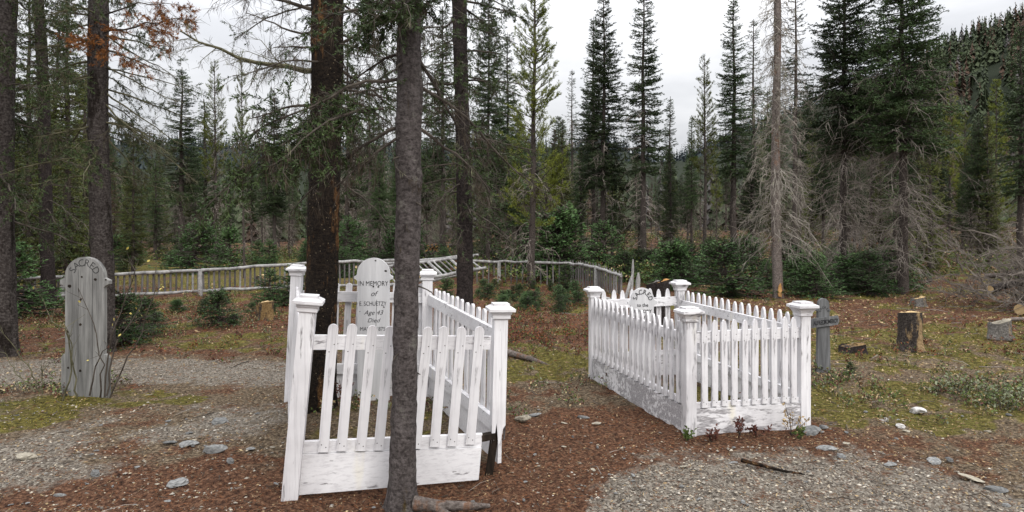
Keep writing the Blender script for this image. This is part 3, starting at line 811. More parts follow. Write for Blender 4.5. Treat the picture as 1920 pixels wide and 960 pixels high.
T.auto(5, 2.75, 3.1, 0.7, 0.5, 0.2, 0.1, nt=12)
T.auto(16, 0.5, 2.6, 0.13, 0.0, 0.0, 0.3, nt=2, tl=0.04, rad=0.006)

# slim dark trunk behind the near enclosure
T = Near('conifer_tree', 868, 8.0, 0.098, 0.088, 5.6, 'bark_dark', 'slim dark trunk standing behind the right side of the near enclosure', 13, (-0.003, 0), 0.35)
T.auto(40, 2.1, 5.4, 0.85, 0.42, 0.25, 0.28, nt=15, tl=0.34)
T.auto(12, 1.5, 2.3, 0.75, 0.15, 0.3, 0.35, nt=14, tl=0.3)

# left bark trunk behind the grey headboard
T = Near('conifer_tree', 191, 8.4, 0.128, 0.112, 5.8, 'bark_flaky', 'rough bark trunk directly behind the tall grey headboard', 14, (-0.004, 0), 0.4)
for y0, x1, y1 in ((168, 352, 268), (190, 330, 290), (228, 300, 262), (205, 372, 335), (120, 330, 190), (60, 330, 140), (250, 280, 330)):
    T.to(205, y0, x1, y1, 8.4, 8.0 + 0.8 * random.random(), sag=0.03, rad=0.012, nt=16, lich=0.3, tl=0.34, wood='twig_moss')
for y0, x1, y1 in ((70, 60, 92), (140, 40, 190), (200, 90, 300), (235, 60, 260), (30, 70, 10)):
    T.to(176, y0, x1, y1, 8.4, 7.6 + 1.2 * random.random(), sag=0.02, rad=0.014, nt=20, green=0.1, lich=0.3, tl=0.4, wood='twig_moss')
T.to(200, 62, 372, 48, 8.4, 7.2, sag=-0.03, rad=0.013, nt=36, orange=0.7, lich=0.1, tl=0.44)
T.to(200, 30, 330, 12, 8.4, 7.4, sag=-0.03, rad=0.010, nt=18, orange=0.6, lich=0.1, tl=0.38)
T.to(200, 95, 290, 125, 8.4, 7.2, sag=-0.03, rad=0.010, nt=26, orange=0.7, lich=0.1, tl=0.3)
T.to(190, 80, 140, 72, 8.4, 7.6, sag=0.0, rad=0.008, nt=22, orange=0.85, lich=0.1, tl=0.25)
T.auto(34, 2.2, 5.6, 1.15, 0.4, 0.3, 0.25, wood='twig_moss', nt=15, tl=0.4)

# trunk at the left edge of the picture
T = Near('conifer_tree', 4, 8.0, 0.155, 0.14, 5.6, 'bark_flaky', 'thick rough trunk cut by the left edge of the picture', 15, (0.0, 0), 0.35)
T.auto(44, 1.6, 5.4, 1.1, 0.6, 0.3, 0.3, wood='twig_dark', nt=16, tl=0.42)
# thinner dark trunk between the two
T = Near('conifer_tree', 96, 13.0, 0.125, 0.085, 7.6, 'bark_dark', 'leaning dark trunk between the left edge trunk and the grey headboard', 16, (-0.045, 0), 0.35)
T.auto(34, 2.0, 7.2, 1.3, 0.4, 0.3, 0.3, nt=14, tl=0.5)

# pale dead snag, right
def snag():
    x, y = ground_xy(1456, 14.8); base = np.array([x, y, float(gz(x, y))])
    e = empty('dead_snag', tuple(base), 'pale grey dead conifer with a skirt of drooping bare twigs', 'tree')
    link('trunk', near_trunk(8.2, 0.115, 0.06, 'bark_snag', 21, 0.010, 0.3), e)
    mb = MB(); prism(mb, [(-0.02, 0.06), (0.045, 0.05), (0.06, 0.2), (0.03, 0.36), (-0.01, 0.30), (-0.03, 0.16)], -0.165, -0.10)
    mb.build('bark_wound', 'cut_orange', e)
    rng = np.random.default_rng(3)
    for part in range(14):
        mb = MB(); P2, R2, T2, TR = [], [], [], []
        for i in range(17):
            z = 1.15 + 5.9 * ((part + rng.random()) / 14); az = rng.random() * 6.283
            o = np.array([math.cos(az), math.sin(az), 0])
            k = min(1, max(0.3, (4.9 - z) / 2.2)) if z > 3 else 1.0
            L = (0.32 + 0.85 * rng.random()) * max(0.55, k); s = np.linspace(0, 1, 6)
            P = np.array([0, 0, z]) + o * (L * s)[:, None] + np.array([0, 0, 1.0]) * (L * (0.1 * s - (0.75 + 0.3 * rng.random()) * s * s + 0.1 * s ** 3))[:, None]
            P[1:] += rng.normal(size=(5, 3)) * 0.05
            P2.append(P); R2.append(np.linspace(0.010, 0.0026, 6))
            for q in range(11):
                u = 0.15 + 0.85 * rng.random(); c = min(int(u * 5), 4); f = u * 5 - c
                b = P[c] * (1 - f) + P[c + 1] * f; d_ = unit(unit(P[c + 1] - P[c]) * 0.7 + rng.normal(size=3) * 0.5 + np.array([0, 0, -0.5]))
                l = L * (0.15 + 0.3 * rng.random())
                T2.append([b, b + d_ * l * 0.5 + rng.normal(size=3) * 0.02, b + d_ * l + np.array([0, 0, -0.1 * l])]); TR.append([0.0052, 0.004, 0.0022])
        tubes3(mb, np.array(P2), np.array(R2)); tubes3(mb, np.array(T2), np.array(TR))
        B = np.array(T2)[:, 1]; B = B[rng.random(len(B)) < 0.05]
        if len(B): lichen_tufts(mb, B, rng, 0.15, 1, 8)
        mb.build('dead_branches', ['twig_pale', 'lichen'], e)['kind'] = 'stuff'
snag()

# ------------------------------------------------------------------ picket enclosures
def square_lathe(mb, prof, mat, mi=0):
    """prof: (half width, z); mat: 4x4 placing"""
    v = []
    for h, z in prof:
        v += [(-h, -h, z), (h, -h, z), (h, h, z), (-h, h, z)]
    v = np.array([mat @ Vector(p) for p in v]); f = []
    for k in range(len(prof) - 1):
        for j in range(4):
            a = k * 4 + j; b = k * 4 + (j + 1) % 4
            f.append([a, b, b + 4, a + 4])
    n = len(prof) * 4
    f.append([n - 4, n - 3, n - 2, n - 1]); f.append([3, 2, 1, 0])
    mb.add(v, f, mi)

def frame_matrix(x, y, z, o):
    m = Matrix.Identity(4)
    for i, c in enumerate((x, y, z, o)):
        for k in range(3): m[k][i] = c[k]
    return m

def picket_mesh(name, w, t, L, tip, mat):
    if tip == 'round':
        a = np.linspace(0, math.pi, 9); top = [(w / 2 * math.cos(q), L - w / 2 + w / 2 * math.sin(q)) for q in a]
    else:
        top = [(w / 2, L - 0.085), (w / 2 * 0.93, L - 0.06), (w / 2 * 0.72, L - 0.03), (w / 2 * 0.36, L - 0.008), (0, L),
               (-w / 2 * 0.36, L - 0.008), (-w / 2 * 0.72, L - 0.03), (-w / 2 * 0.93, L - 0.06), (-w / 2, L - 0.085)]
    mb = MB(); prism(mb, [(-w / 2, 0), (w / 2, 0)] + top, -t / 2, t / 2)
    r_ = np.random.default_rng(3)
    for zz in (0.03, 0.045, L - 0.12, L - 0.165):           # rusty nail heads, two at each rail
        sx_ = w * 0.22 if zz in (0.03, L - 0.12) else -w * 0.22
        a = np.linspace(0, 2 * math.pi, 7)[:-1]
        mb.add(np.c_[sx_ + 0.0036 * np.cos(a), np.full(6, -t / 2 - 0.0012), zz + 0.0036 * np.sin(a)], np.arange(6)[None, :], 1)
    return mb.mesh(name, [mat, 'rot'])

class Enclosure:
    def __init__(s, loc, label, suffix):
        s.o = np.array(loc, float); s.e = empty('picket_enclosure', loc, label, 'fence'); s.sx = suffix
        s.rng = np.random.default_rng(int(abs(loc[0]) * 1000))
    def post(s, b, t, w, ang, cap, cut=None, name='post'):
        b = np.array(b, float); t = np.array(t, float)
        z = unit(t - b); x = np.array([math.cos(ang), math.sin(ang), 0]); x = unit(x - z * np.dot(x, z)); y = np.cross(z, x)
        m = frame_matrix(x, y, z, b - s.o); L = np.linalg.norm(t - b)
        mb = MB(); h = w / 2; c = 0.004
        if cut is None:
            square_lathe(mb, [(h, -0.06), (h, L)], m)
        else:                               # foot rotted away with a ragged edge
            n = 7; v = []; xs = np.linspace(-h, h, n)
            ring = [(q, -h) for q in xs] + [(h, q) for q in xs[1:]] + [(q, h) for q in xs[::-1][1:]] + [(-h, q) for q in xs[::-1][1:-1]]
            k = len(ring)
            low = [cut + s.rng.uniform(-0.07, 0.09) for _ in ring]
            v = [m @ Vector((p[0], p[1], lz)) for p, lz in zip(ring, low)] + [m @ Vector((p[0], p[1], L)) for p in ring]
            mb.add(np.array(v), [[i, (i + 1) % k, (i + 1) % k + k, i + k] for i in range(k)])
        p = mb.build('post', 'paint_%s_z' % s.sx, s.e)
        mc = MB(); square_lathe(mc, [(hw, L + zz) for hw, zz in cap], m)
        mc.build('cap', 'paint_%s_x' % s.sx, p)
        return p
    def panel(s, Lp, Rp, u, rails, n, s0, s1, zb, zt, out, w, t, tip, skip=(), board=None, boardmat=None, jit=0.004, rt=0.035, rw=0.0):
        """rails: list of (z0 left, z1 left, z0 right, z1 right)"""
        Lp = np.array(Lp, float); Rp = np.array(Rp, float); u = np.array(u, float); out = unit(np.array(out, float))
        ln = Rp - Lp; dirx = unit(np.array([ln[0], ln[1], 0]))
        def P(q, z): return Lp + ln * q + u * z
        def slab(name, r, th, off, mat, q0=0.0, q1=1.0):
            a0, a1, b0, b1 = r; v = []
            for o_ in (off, off + th):
                for q, z in ((q0, a0), (q1, b0), (q1, b1), (q0, a1)):
                    v.append(P(q, z) + out * o_ - s.o)
            mb = MB(); mb.add(v, [[0, 1, 2, 3], [7, 6, 5, 4], [0, 4, 5, 1], [1, 5, 6, 2], [2, 6, 7, 3], [3, 7, 4, 0]])
            return mb.build(name, mat, s.e)
        for r in rails:
            slab('rail', r, rt, -rt, 'paint_%s_x' % s.sx)
        if board:
            slab('base_board', board, 0.026, -0.012, boardmat or 'paint_%s_x' % s.sx)
        Lk = (zt[0] + zt[1]) / 2 - (zb[0] + zb[1]) / 2
        me = picket_mesh('picket', w, t, Lk, tip, 'paint_%s_z' % s.sx)
        for i in range(n):
            if i in skip: continue
            q = s0 + (s1 - s0) * i / (n - 1) + s.rng.normal() * 0.002
            z0 = zb[0] + (zb[1] - zb[0]) * q; z1 = zt[0] + (zt[1] - zt[0]) * q
            a = P(q, z0 + s.rng.normal() * jit) + out * (t / 2 + 0.001) - s.o
            zd = unit(u + dirx * s.rng.normal() * 0.006); xd = unit(dirx - zd * np.dot(dirx, zd)); yd = np.cross(zd, xd)
            o = link('picket', me, s.e)
            sc = (z1 - z0) / Lk
            m = frame_matrix(xd, yd, zd * sc, a)
            o.matrix_basis = m

CAP_A = [(0.052, -0.055), (0.058, -0.05), (0.058, -0.028), (0.066, -0.02), (0.066, -0.006), (0.086, -0.004), (0.086, 0.014), (0.058, 0.03), (0.053, 0.031), (0.053, 0.045)]
CAP_B = [(0.047, -0.075), (0.053, -0.07), (0.053, -0.05), (0.062, -0.03), (0.074, -0.012), (0.088, -0.006), (0.088, 0.012), (0.06, 0.026), (0.056, 0.027), (0.056, 0.04)]

# near enclosure, racked and leaning to the right
E = Enclosure((-1.05, 4.9, 0), 'white picket grave enclosure leaning sideways with a rotted right corner post', 'clean')
FL, FR, BL, BR = (-1.32, 3.82), (-0.10, 4.17), (-2.0, 5.95), (-0.79, 6.0)
E.post((-1.325, 3.82, -0.02), (-1.212, 3.82, 1.165), 0.094, 0.2, CAP_A)
E.post((-0.102, 4.17, 0.0), (-0.076, 4.17, 1.075), 0.088, 0.2, CAP_A, cut=0.26)
E.post((-2.06, 5.95, 0.0), (-1.995, 5.95, 1.225), 0.094, 0.1, CAP_A)
E.post((-0.80, 6.0, 0.0), (-0.79, 6.0, 1.18), 0.092, 0.1, CAP_A)
E.panel((-1.285, 3.845, 0), (-0.215, 4.09, 0), (0.09, 0, 1), [(0.252, 0.322, 0.21, 0.29), (0.876, 0.963, 0.832, 0.915)],
        9, 0.105, 0.93, (0.262, 0.23), (1.04, 0.977), (0.15, -1, 0), 0.060, 0.02, 'round', (), (0.008, 0.250, 0.004, 0.208))
E.panel((-1.345, 3.87, 0), (-2.06, 5.92, 0), (0.075, 0, 1), [(0.25, 0.33, 0.27, 0.35), (0.87, 0.955, 0.93, 1.01)],
        14, 0.06, 0.95, (0.26, 0.28), (1.03, 1.09), (-1, -0.3, 0), 0.058, 0.02, 'round', (), (0.01, 0.248, 0.03, 0.268))
E.panel((-0.085, 4.215, 0), (-0.765, 5.96, 0), (0.02, 0, 1), [(0.256, 0.35, 0.25, 0.345), (0.845, 0.935, 0.90, 0.99)],
        13, 0.06, 0.95, (0.25, 0.25), (1.02, 1.06), (1, 0.38, 0), 0.058, 0.02, 'round', (), (0.06, 0.254, 0.02, 0.248))
E.panel((-2.0, 6.0, 0), (-0.84, 6.03, 0), (0.045, 0, 1), [(0.25, 0.345, 0.24, 0.335), (0.93, 1.027, 0.91, 1.0)],
        10, 0.07, 0.94, (0.25, 0.25), (1.105, 1.085), (0.05, 1, 0), 0.058, 0.02, 'round', (), (0.02, 0.248, 0.02, 0.238))
mb = MB()                                           # blackened stub under the rotted post
beam(mb, np.array((-0.155, 4.20, -0.04)) - E.o, np.array((-0.10, 4.175, 0.36)) - E.o, 0.052, 0.06, (0, 1, 0))
beam(mb, np.array((-0.20, 4.11, 0.262)) - E.o, np.array((-0.115, 4.14, 0.268)) - E.o, 0.05, 0.04, (0, 0, 1))
mb.build('rotted_stub', 'rot', E.e)

# second enclosure, paint peeling
E2 = Enclosure((1.62, 6.0, 0), 'peeling white picket grave enclosure with four capped posts, right of centre', 'peel')
A, B, C, D = np.array((1.38, 4.99, 0)), np.array((2.357, 5.19, 0)), np.array((1.852, 7.06, 0)), np.array((0.875, 6.86, 0))
an = math.atan2(0.2, 0.977)
for p, h in ((A, 0.955), (B, 0.975), (C, 1.0), (D, 0.945)):
    E2.post(p, p + np.array((0.0, 0, h)), 0.086, an, CAP_B)
fx = unit(B - A); sy = unit(D - A)
UP = (0, 0, 1)
E2.panel(A + fx * 0.045 - sy * 0.018, B - fx * 0.045 - sy * 0.018, UP, [(0.205, 0.245, 0.205, 0.245), (0.715, 0.80, 0.725, 0.81)], 10, 0.075, 0.935,
         (0.215, 0.215), (0.885, 0.90), -sy, 0.050, 0.019, 'gothic', (), (-0.02, 0.203, -0.01, 0.203), 'paint_base')
E2.panel(A + sy * 0.045 - fx * 0.018, D - sy * 0.045 - fx * 0.018, UP, [(0.215, 0.26, 0.225, 0.27), (0.70, 0.785, 0.70, 0.785)], 17, 0.035, 0.96,
         (0.225, 0.235), (0.875, 0.885), -fx, 0.050, 0.019, 'gothic', (), (-0.03, 0.213, 0.0, 0.223), 'paint_base')
E2.panel(B + sy * 0.045 + fx * 0.018, C - sy * 0.045 + fx * 0.018, UP, [(0.205, 0.275, 0.22, 0.29), (0.715, 0.80, 0.74, 0.825)], 17, 0.035, 0.96,
         (0.215, 0.225), (0.90, 0.93), fx, 0.050, 0.019, 'gothic', (), (-0.02, 0.203, 0.0, 0.218))
E2.panel(D + fx * 0.045 + sy * 0.018, C - fx * 0.045 + sy * 0.018, UP, [(0.215, 0.27, 0.22, 0.275), (0.745, 0.84, 0.765, 0.86)], 8, 0.09, 0.91,
         (0.225, 0.225), (0.94, 0.95), sy, 0.052, 0.019, 'gothic', (), (0.0, 0.213, 0.0, 0.218))

# ------------------------------------------------------------------ lettering and headboards
def glyph(txt, size, shear=0.0, bold=0.0):
    cu = bpy.data.curves.new('t', 'FONT'); cu.body = txt; cu.size = size; cu.align_x = 'CENTER'; cu.shear = shear
    cu.offset = bold; cu.extrude = 0.0008
    o = bpy.data.objects.new('t', cu); COL.objects.link(o)
    dg = bpy.context.evaluated_depsgraph_get()
    me = bpy.data.meshes.new_from_object(o.evaluated_get(dg))
    v = np.array([q.co[:] for q in me.vertices]) if len(me.vertices) else np.zeros((0, 3))
    f = [list(p.vertices) for p in me.polygons]
    bpy.data.objects.remove(o); bpy.data.curves.remove(cu); bpy.data.meshes.remove(me)
    return v, f

def put_text(mb, txt, size, cx, cz, y, sx=1.0, shear=0.0, rot=0.0, bold=0.0):
    v, f = glyph(txt, size, shear, bold)
    if not len(v): return
    h = size * 0.36
    x = v[:, 0] * sx; z = v[:, 1] - h
    c, s = math.cos(rot), math.sin(rot)
    P = np.c_[cx + x * c - z * s, y - v[:, 2], cz + x * s + z * c]
    for q in sorted(set(len(k) for k in f)):
        sel = np.array([k for k in f if len(k) == q])
        used, inv = np.unique(sel, return_inverse=True)
        mb.add(P[used], inv.reshape(sel.shape))

def arc_text(mb, txt, size, cx, cz, r, a0, a1, y, sx=1.0, bold=0.0):
    for i, ch in enumerate(txt):
        a = R(a0 + (a1 - a0) * i / (len(txt) - 1))
        put_text(mb, ch, size, cx + r * math.cos(a), cz + r * math.sin(a), y, sx, 0, a - math.pi / 2, bold)

def board_outline(w, H, dome, ear, foot=0.0, fz=0.0):
    """domed headboard with small scrolled ears at the spring of the dome; foot wider below fz"""
    rr = dome / 2; zs = H - rr * 0.95
    pts = []
    if foot: pts += [(-foot / 2, 0), (foot / 2, 0), (foot / 2, fz - 0.03), (foot / 2 - 0.02, fz), (w / 2, fz + 0.006)]
    else: pts += [(-w / 2, 0), (w / 2, 0)]
    ez = zs - 0.02
    pts += [(w / 2, ez - ear * 1.6), (w / 2 + ear * 0.35, ez - ear * 1.2), (w / 2 + ear, ez - ear * 0.9), (w / 2 + ear * 1.05, ez - ear * 0.25), (w / 2 + ear * 0.5, ez), (rr, ez + 0.012)]
    a = np.linspace(0.06, math.pi - 0.06, 19)
    pts += [(rr * math.cos(q), zs + rr * 0.95 * math.sin(q)) for q in a]
    left = [(-x, z) for x, z in pts[(5 if foot else 2):(11 if foot else 8)][::-1]]
    pts += left
    if foot: pts += [(-w / 2, fz + 0.006), (-foot / 2 + 0.02, fz), (-foot / 2, fz - 0.03)]
    return pts

def disc(mb, cx, cz, r, y, rng, sx=1.0):
    a = np.linspace(0, 2 * math.pi, 9)[:-1]; k = r * (0.8 + 0.4 * rng.random(8))
    mb.add(np.c_[cx + sx * k * np.cos(a), np.full(8, y), cz + k * np.sin(a)], np.arange(8)[None, :])

def headboard(loc, rz, label, w, H, dome, ear, mat, th=0.032, foot=0.0, fz=0.0, tilt=0.0):
    e = empty('grave_headboard', loc, label, 'headboard', None, rz); e.rotation_euler[1] = tilt
    mb = MB(); prism(mb, board_outline(w, H, dome, ear, foot, fz), 0, th); mb.build('board', mat, e)
    return e
rng = np.random.default_rng(8)
# tall grey board on the left
x, y = ground_xy(158, 6.1)
e = headboard((x, y, float(gz(x, y)) - 0.03), -0.10, 'tall unpainted grey wooden headboard with carved arch, standing alone at left', 0.395, 1.37, 0.40, 0.052, 'grey_board', 0.045, 0.475, 0.44)
mb = MB(); arc_text(mb, 'SACRED', 0.098, 0.0, 1.37 - 0.19, 0.138, 152, 28, -0.0015, 0.95, -0.0012); mb.build('lettering', 'carving', e)
for cx, cz, r in ((-0.15, 1.09, .016), (-0.025, 1.18, .01), (0.115, 1.155, .013), (0.222, 1.155, .009), (-0.035, 0.965, .012), (-0.04, 0.725, .012), (-0.175, 0.655, .013), (-0.165, 0.31, .011), (-0.04, 0.285, .012)):
    mb = MB(); disc(mb, cx, cz, r, -0.002, rng, 1.2); mb.build('nail_hole', 'rot', e)
for cx in (-0.065, 0.08):                           # seams between the three planks
    mb = MB(); beam(mb, (cx, -0.0005, 0.02), (cx + 0.004, -0.0005, 1.25), 0.0018, 0.003, (0, 1, 0)); mb.build('plank_seam', 'carving', e)

# painted board inside the near enclosure
x, y = ground_xy(700, 5.72)
e = headboard((x, y, 0.02), 0.0, 'white painted headboard with black memorial lettering inside the near enclosure', 0.285, 1.325, 0.292, 0.03, 'white_board', 0.03)
mb = MB()
for txt, s_, cz, cx, sh, sx in (('IN MEMORY', 0.062, 1.098, 0.0, 0, 0.80), ('of', 0.066, 1.008, 0.0, 0.35, 1.0), ('E. SCHUETZY', 0.054, 0.918, -0.004, 0, 0.76),
                                ('Age 43', 0.056, 0.838, 0.0, 0.35, 1.05), ('Died', 0.052, 0.768, 0.0, 0.35, 1.1), ('MAY 6, 1875', 0.050, 0.692, -0.006, 0, 0.86)):
    mb = MB(); put_text(mb, txt, s_, cx, cz, -0.0015, sx, sh, 0, -0.0004)
    mb.build('lettering', 'ink', e)
for cx, cz, r in ((0.02, 1.30, .007), (0.112, 1.208, .009), (0.0, 1.068, .007), (0.045, 1.066, .007), (0.095, 0.885, .006), (0.05, 0.60, .008), (-0.12, 0.845, .004)):
    mb = MB(); disc(mb, cx, cz, r, -0.002, rng, 1.3); mb.build('nail_hole', 'rot', e)
mb = MB(); beam(mb, (0.022, -0.0006, 0.66), (0.030, -0.0006, 0.95), 0.003, 0.003, (0, 1, 0)); beam(mb, (0.018, -0.0006, 0.5), (0.024, -0.0006, 0.64), 0.003, 0.003, (0, 1, 0)); mb.build('crack', 'carving', e)

# painted board inside the peeling enclosure
x, y = ground_xy(1205, 6.45)
e = headboard((x, y, 0.0), 0.12, 'white painted headboard with arched black lettering inside the peeling enclosure', 0.235, 1.01, 0.235, 0.034, 'white_board', 0.03)
mb = MB(); arc_text(mb, 'SACRED', 0.066, 0.0, 1.01 - 0.122, 0.083, 168, 12, -0.0015, 0.9, 0.0006)
mb.build('lettering', 'ink', e)
for txt, s_, cz, sh in (('to the', 0.05, 0.838, 0.0), ('MEMORY', 0.048, 0.775, 0.0), ('of', 0.05, 0.715, 0.3)):
    mb = MB(); put_text(mb, txt, s_, 0.0, cz, -0.0015, 0.95, sh, 0, 0.0004); mb.build('lettering', 'ink', e)

# grey wooden cross
x, y = ground_xy(1545, 7.1)
e = empty('grave_cross', (x, y, float(gz(x, y)) - 0.03), 'small grey wooden cross with a lettered crossbar beside the peeling enclosure', 'cross', None, 0.16)
mb = MB(); q = [(-0.078, 0), (0.082, 0), (0.07, 0.55), (0.068, 0.70), (0.085, 0.715), (0.068, 0.735)]
q += [(0.066 * math.cos(a), 0.775 + 0.075 * math.sin(a)) for a in np.linspace(0.1, math.pi - 0.1, 11)] + [(-0.068, 0.735), (-0.09, 0.715), (-0.07, 0.70), (-0.07, 0.55)]
prism(mb, q, 0, 0.035); mb.build('upright', 'cross_wood', e)
mb = MB(); prism(mb, [(-0.165, 0.525), (0.15, 0.555), (0.172, 0.60), (0.155, 0.655), (-0.165, 0.628)], -0.024, -0.002); mb.build('crossbar', 'cross_wood', e)
mb = MB()
put_text(mb, 'ALFRED', 0.066, -0.078, 0.585, -0.0255, 0.60, 0, 0.08, 0.0012); put_text(mb, 'POMEROY', 0.066, 0.072, 0.599, -0.0255, 0.56, 0, 0.08, 0.0012)
mb.add([(-0.016, -0.0257, 0.592), (0.0, -0.0257, 0.572), (0.014, -0.0257, 0.594), (0.0, -0.0257, 0.616)], [[0, 1, 2, 3]])
arc_text(mb, 'SACRED', 0.034, 0.0, 0.70, 0.05, 172, 8, -0.0015, 0.9)
mb.build('lettering', 'ink', e)

# ------------------------------------------------------------------ low pole fences
def pole(mb, a, b, r0, r1, rng, wob=0.012, sides=7, cap=True):
    n = max(4, int(np.linalg.norm(np.array(b) - np.array(a)) / 0.35) + 2); u = np.linspace(0, 1, n)[:, None]
    P = np.array(a) * (1 - u) + np.array(b) * u; P[1:-1] += rng.normal(size=(n - 2, 3)) * wob
    tube(mb, P, np.linspace(r0, r1, n) * (1 + 0.08 * rng.normal(size=n)), sides, 0, cap)

def pole_fence(line, label, spikes, spacing, seed, dark='pole_dark', lowrail=True, hgt=None, posts=()):
    """line: list of (x, y, top rail height z)"""
    rng = np.random.default_rng(seed); line = np.array(line, float)
    o = np.array([line[0, 0], line[0, 1], float(gz(line[0, 0], line[0, 1]))])
    e = empty('pole_fence', tuple(o), label, 'fence')
    for k in range(len(line) - 1):
        a, b = line[k], line[k + 1]
        mb = MB(); pole(mb, a - o, b - o + (b - a) * 0.012, 0.042, 0.036, rng); mb.build('rail', 'pole_wood', e, True)
        ga, gb = float(gz(a[0], a[1])), float(gz(b[0], b[1]))
        if lowrail:
            mb = MB(); pole(mb, np.array([a[0], a[1], ga + 0.09]) - o, np.array([b[0], b[1], gb + 0.09]) - o + (b - a) * 0.01, 0.038, 0.034, rng); mb.build('rail', 'pole_wood', e, True)
        d = b - a; L = np.linalg.norm(d[:2]); nrm = np.array([-d[1], d[0], 0]) / L
        if nrm[1] < 0: nrm = -nrm
        n = int(L / spacing)
        for i in range(n):
            q = (i + 0.5) / n; p = a + d * q; g = float(gz(p[0], p[1]))
            tz = p[2] + (spikes * (0.7 + 0.5 * rng.random()) if spikes > 0 else 0.015)
            c = p + nrm * 0.045 - o; r = 0.020 + 0.006 * rng.random()
            bz = (g + (0.07 if lowrail else -0.05)) - o[2]; tt = tz - o[2]
            tx = rng.normal() * 0.01
            mb = MB(); tube(mb, [(c[0], c[1], bz), (c[0] + tx, c[1], tt - 0.07), (c[0] + tx, c[1], tt)], [r, r, 0.004], 6)
            mb.build('picket', dark if rng.random() < 0.9 else 'pole_wood', e)
    for (px, py, pz) in posts:
        g = float(gz(px, py)); mb = MB(); pole(mb, np.array([px, py - 0.05, g - 0.1]) - o, np.array([px, py - 0.05, pz]) - o, 0.058, 0.05, rng, 0.003, 9)
        mb.build('post', 'pole_wood', e, True)
def fp(px, d, ytop):
    p = W(px, ytop, d); return (p[0], p[1], p[2])
pole_fence([fp(-40, 14.0, 524), fp(80, 14.2, 520), fp(215, 14.7, 515), fp(377, 15.5, 507), fp(600, 16.7, 492), fp(748, 17.6, 488)],
           'long low fence of weathered grey poles across the left background', 0, 0.115, 3,
           posts=[fp(377, 15.5, 508), fp(545, 16.4, 497), fp(120, 14.4, 519)])
pole_fence([fp(868, 18.8, 490), fp(985, 18.6, 491), fp(1066, 18.4, 493)], 'low spiked pole fence across the back centre, left of the corner', 0.085, 0.16, 4, lowrail=False,
           posts=[fp(936, 18.7, 492)])
pole_fence([fp(1066, 18.3, 493), fp(1117, 16.9, 501), fp(1164, 15.4, 517)], 'spiked pole fence section turning the back corner towards the camera', 0.10, 0.13, 6, lowrail=False,
           posts=[fp(1117, 16.9, 499)])
# collapsed panel leaning over
rng = np.random.default_rng(12)
o = W(815, 530, 15.6); o[2] = float(gz(o[0], o[1]))
e = empty('fallen_fence_panel', tuple(o), 'collapsed grey pole fence panel tilted up between the near trunk and slim dark trunk', 'fence')
def PL(px, py, d): return W(px, py, d) - o
for a, b, r in ((PL(700, 497, 16.4), PL(897, 478, 16.2), 0.042), (PL(715, 501, 15.9), PL(888, 480, 15.7), 0.040), (PL(700, 541, 15.2), PL(912, 502, 15.0), 0.045)):
    mb = MB(); pole(mb, a, b, r, r * 0.85, rng); mb.build('rail', 'pole_wood', e, True)
for i in range(16):
    q = (i + 0.5) / 16; a = PL(712 + 168 * q, 500 - 19 * q, 15.82); b = PL(740 + 168 * q, 534 - 32 * q, 15.08)
    big = i in (3, 8, 12)
    mb = MB(); pole(mb, a, b, 0.036 if big else 0.019, 0.034 if big else 0.016, rng, 0.006, 6); mb.build('post' if big else 'picket', 'pole_wood' if big or i % 3 == 0 else 'pole_dark', e)
mb = MB(); pole(mb, PL(712, 556, 14.9), PL(742, 549, 14.9), 0.03, 0.028, rng)
pole(mb, PL(790, 530, 15.3), PL(860, 516, 15.5), 0.035, 0.03, rng); mb.build('rail', 'pole_wood', e, True)
for leg in ((705, 541, 15.25), (880, 508, 15.05)):          # legs that hold the panel off the ground
    p = PL(*leg); mb = MB(); pole(mb, p, (p[0], p[1] + 0.05, -0.05), 0.035, 0.035, rng, 0.003); mb.build('post', 'pole_dark', e, True)
# broken posts near the corner
for pts, r, lab in (([(1187, 486, 15.2), (1184, 540, 15.2)], 0.035, 'upright splintered pole tallest of the broken fence posts'),
                    ([(1170, 550, 14.3), (1186, 514, 14.5)], 0.04, 'slanting broken fence post beside the spiked corner'),
                    ([(1194, 575, 13.6), (1197, 511, 13.6)], 0.055, 'upright split post just above the arched lettered headboard')):
    P = [W(*p) for p in pts]; k = 0 if P[0][2] < P[1][2] else 1
    b, t = P[k].copy(), P[1 - k].copy(); b[2] = float(gz(b[0], b[1])) - 0.05
    mb = MB(); n = 6; u = np.linspace(0, 1, n)[:, None]; Q = b * (1 - u) + t * u - b
    tube(mb, Q, [r, r, r * .95, r * .95, r * .9, r * 0.3], 7)
    tag(mb.build('broken_post', 'pole_wood', None, True, tuple(b)), lab, 'post')
a, b = W(1128, 543, 14.4), W(1176, 556, 13.4)
a[2] = float(gz(a[0], a[1])) + 0.13; b[2] = float(gz(b[0], b[1])) + 0.03
mb = MB(); pole(mb, a - b, (0, 0, 0), 0.04, 0.035, rng); tag(mb.build('fallen_pole', 'pole_wood', None, True, tuple(b)), 'fallen pale pole lying behind the left post of the peeling enclosure', 'pole')

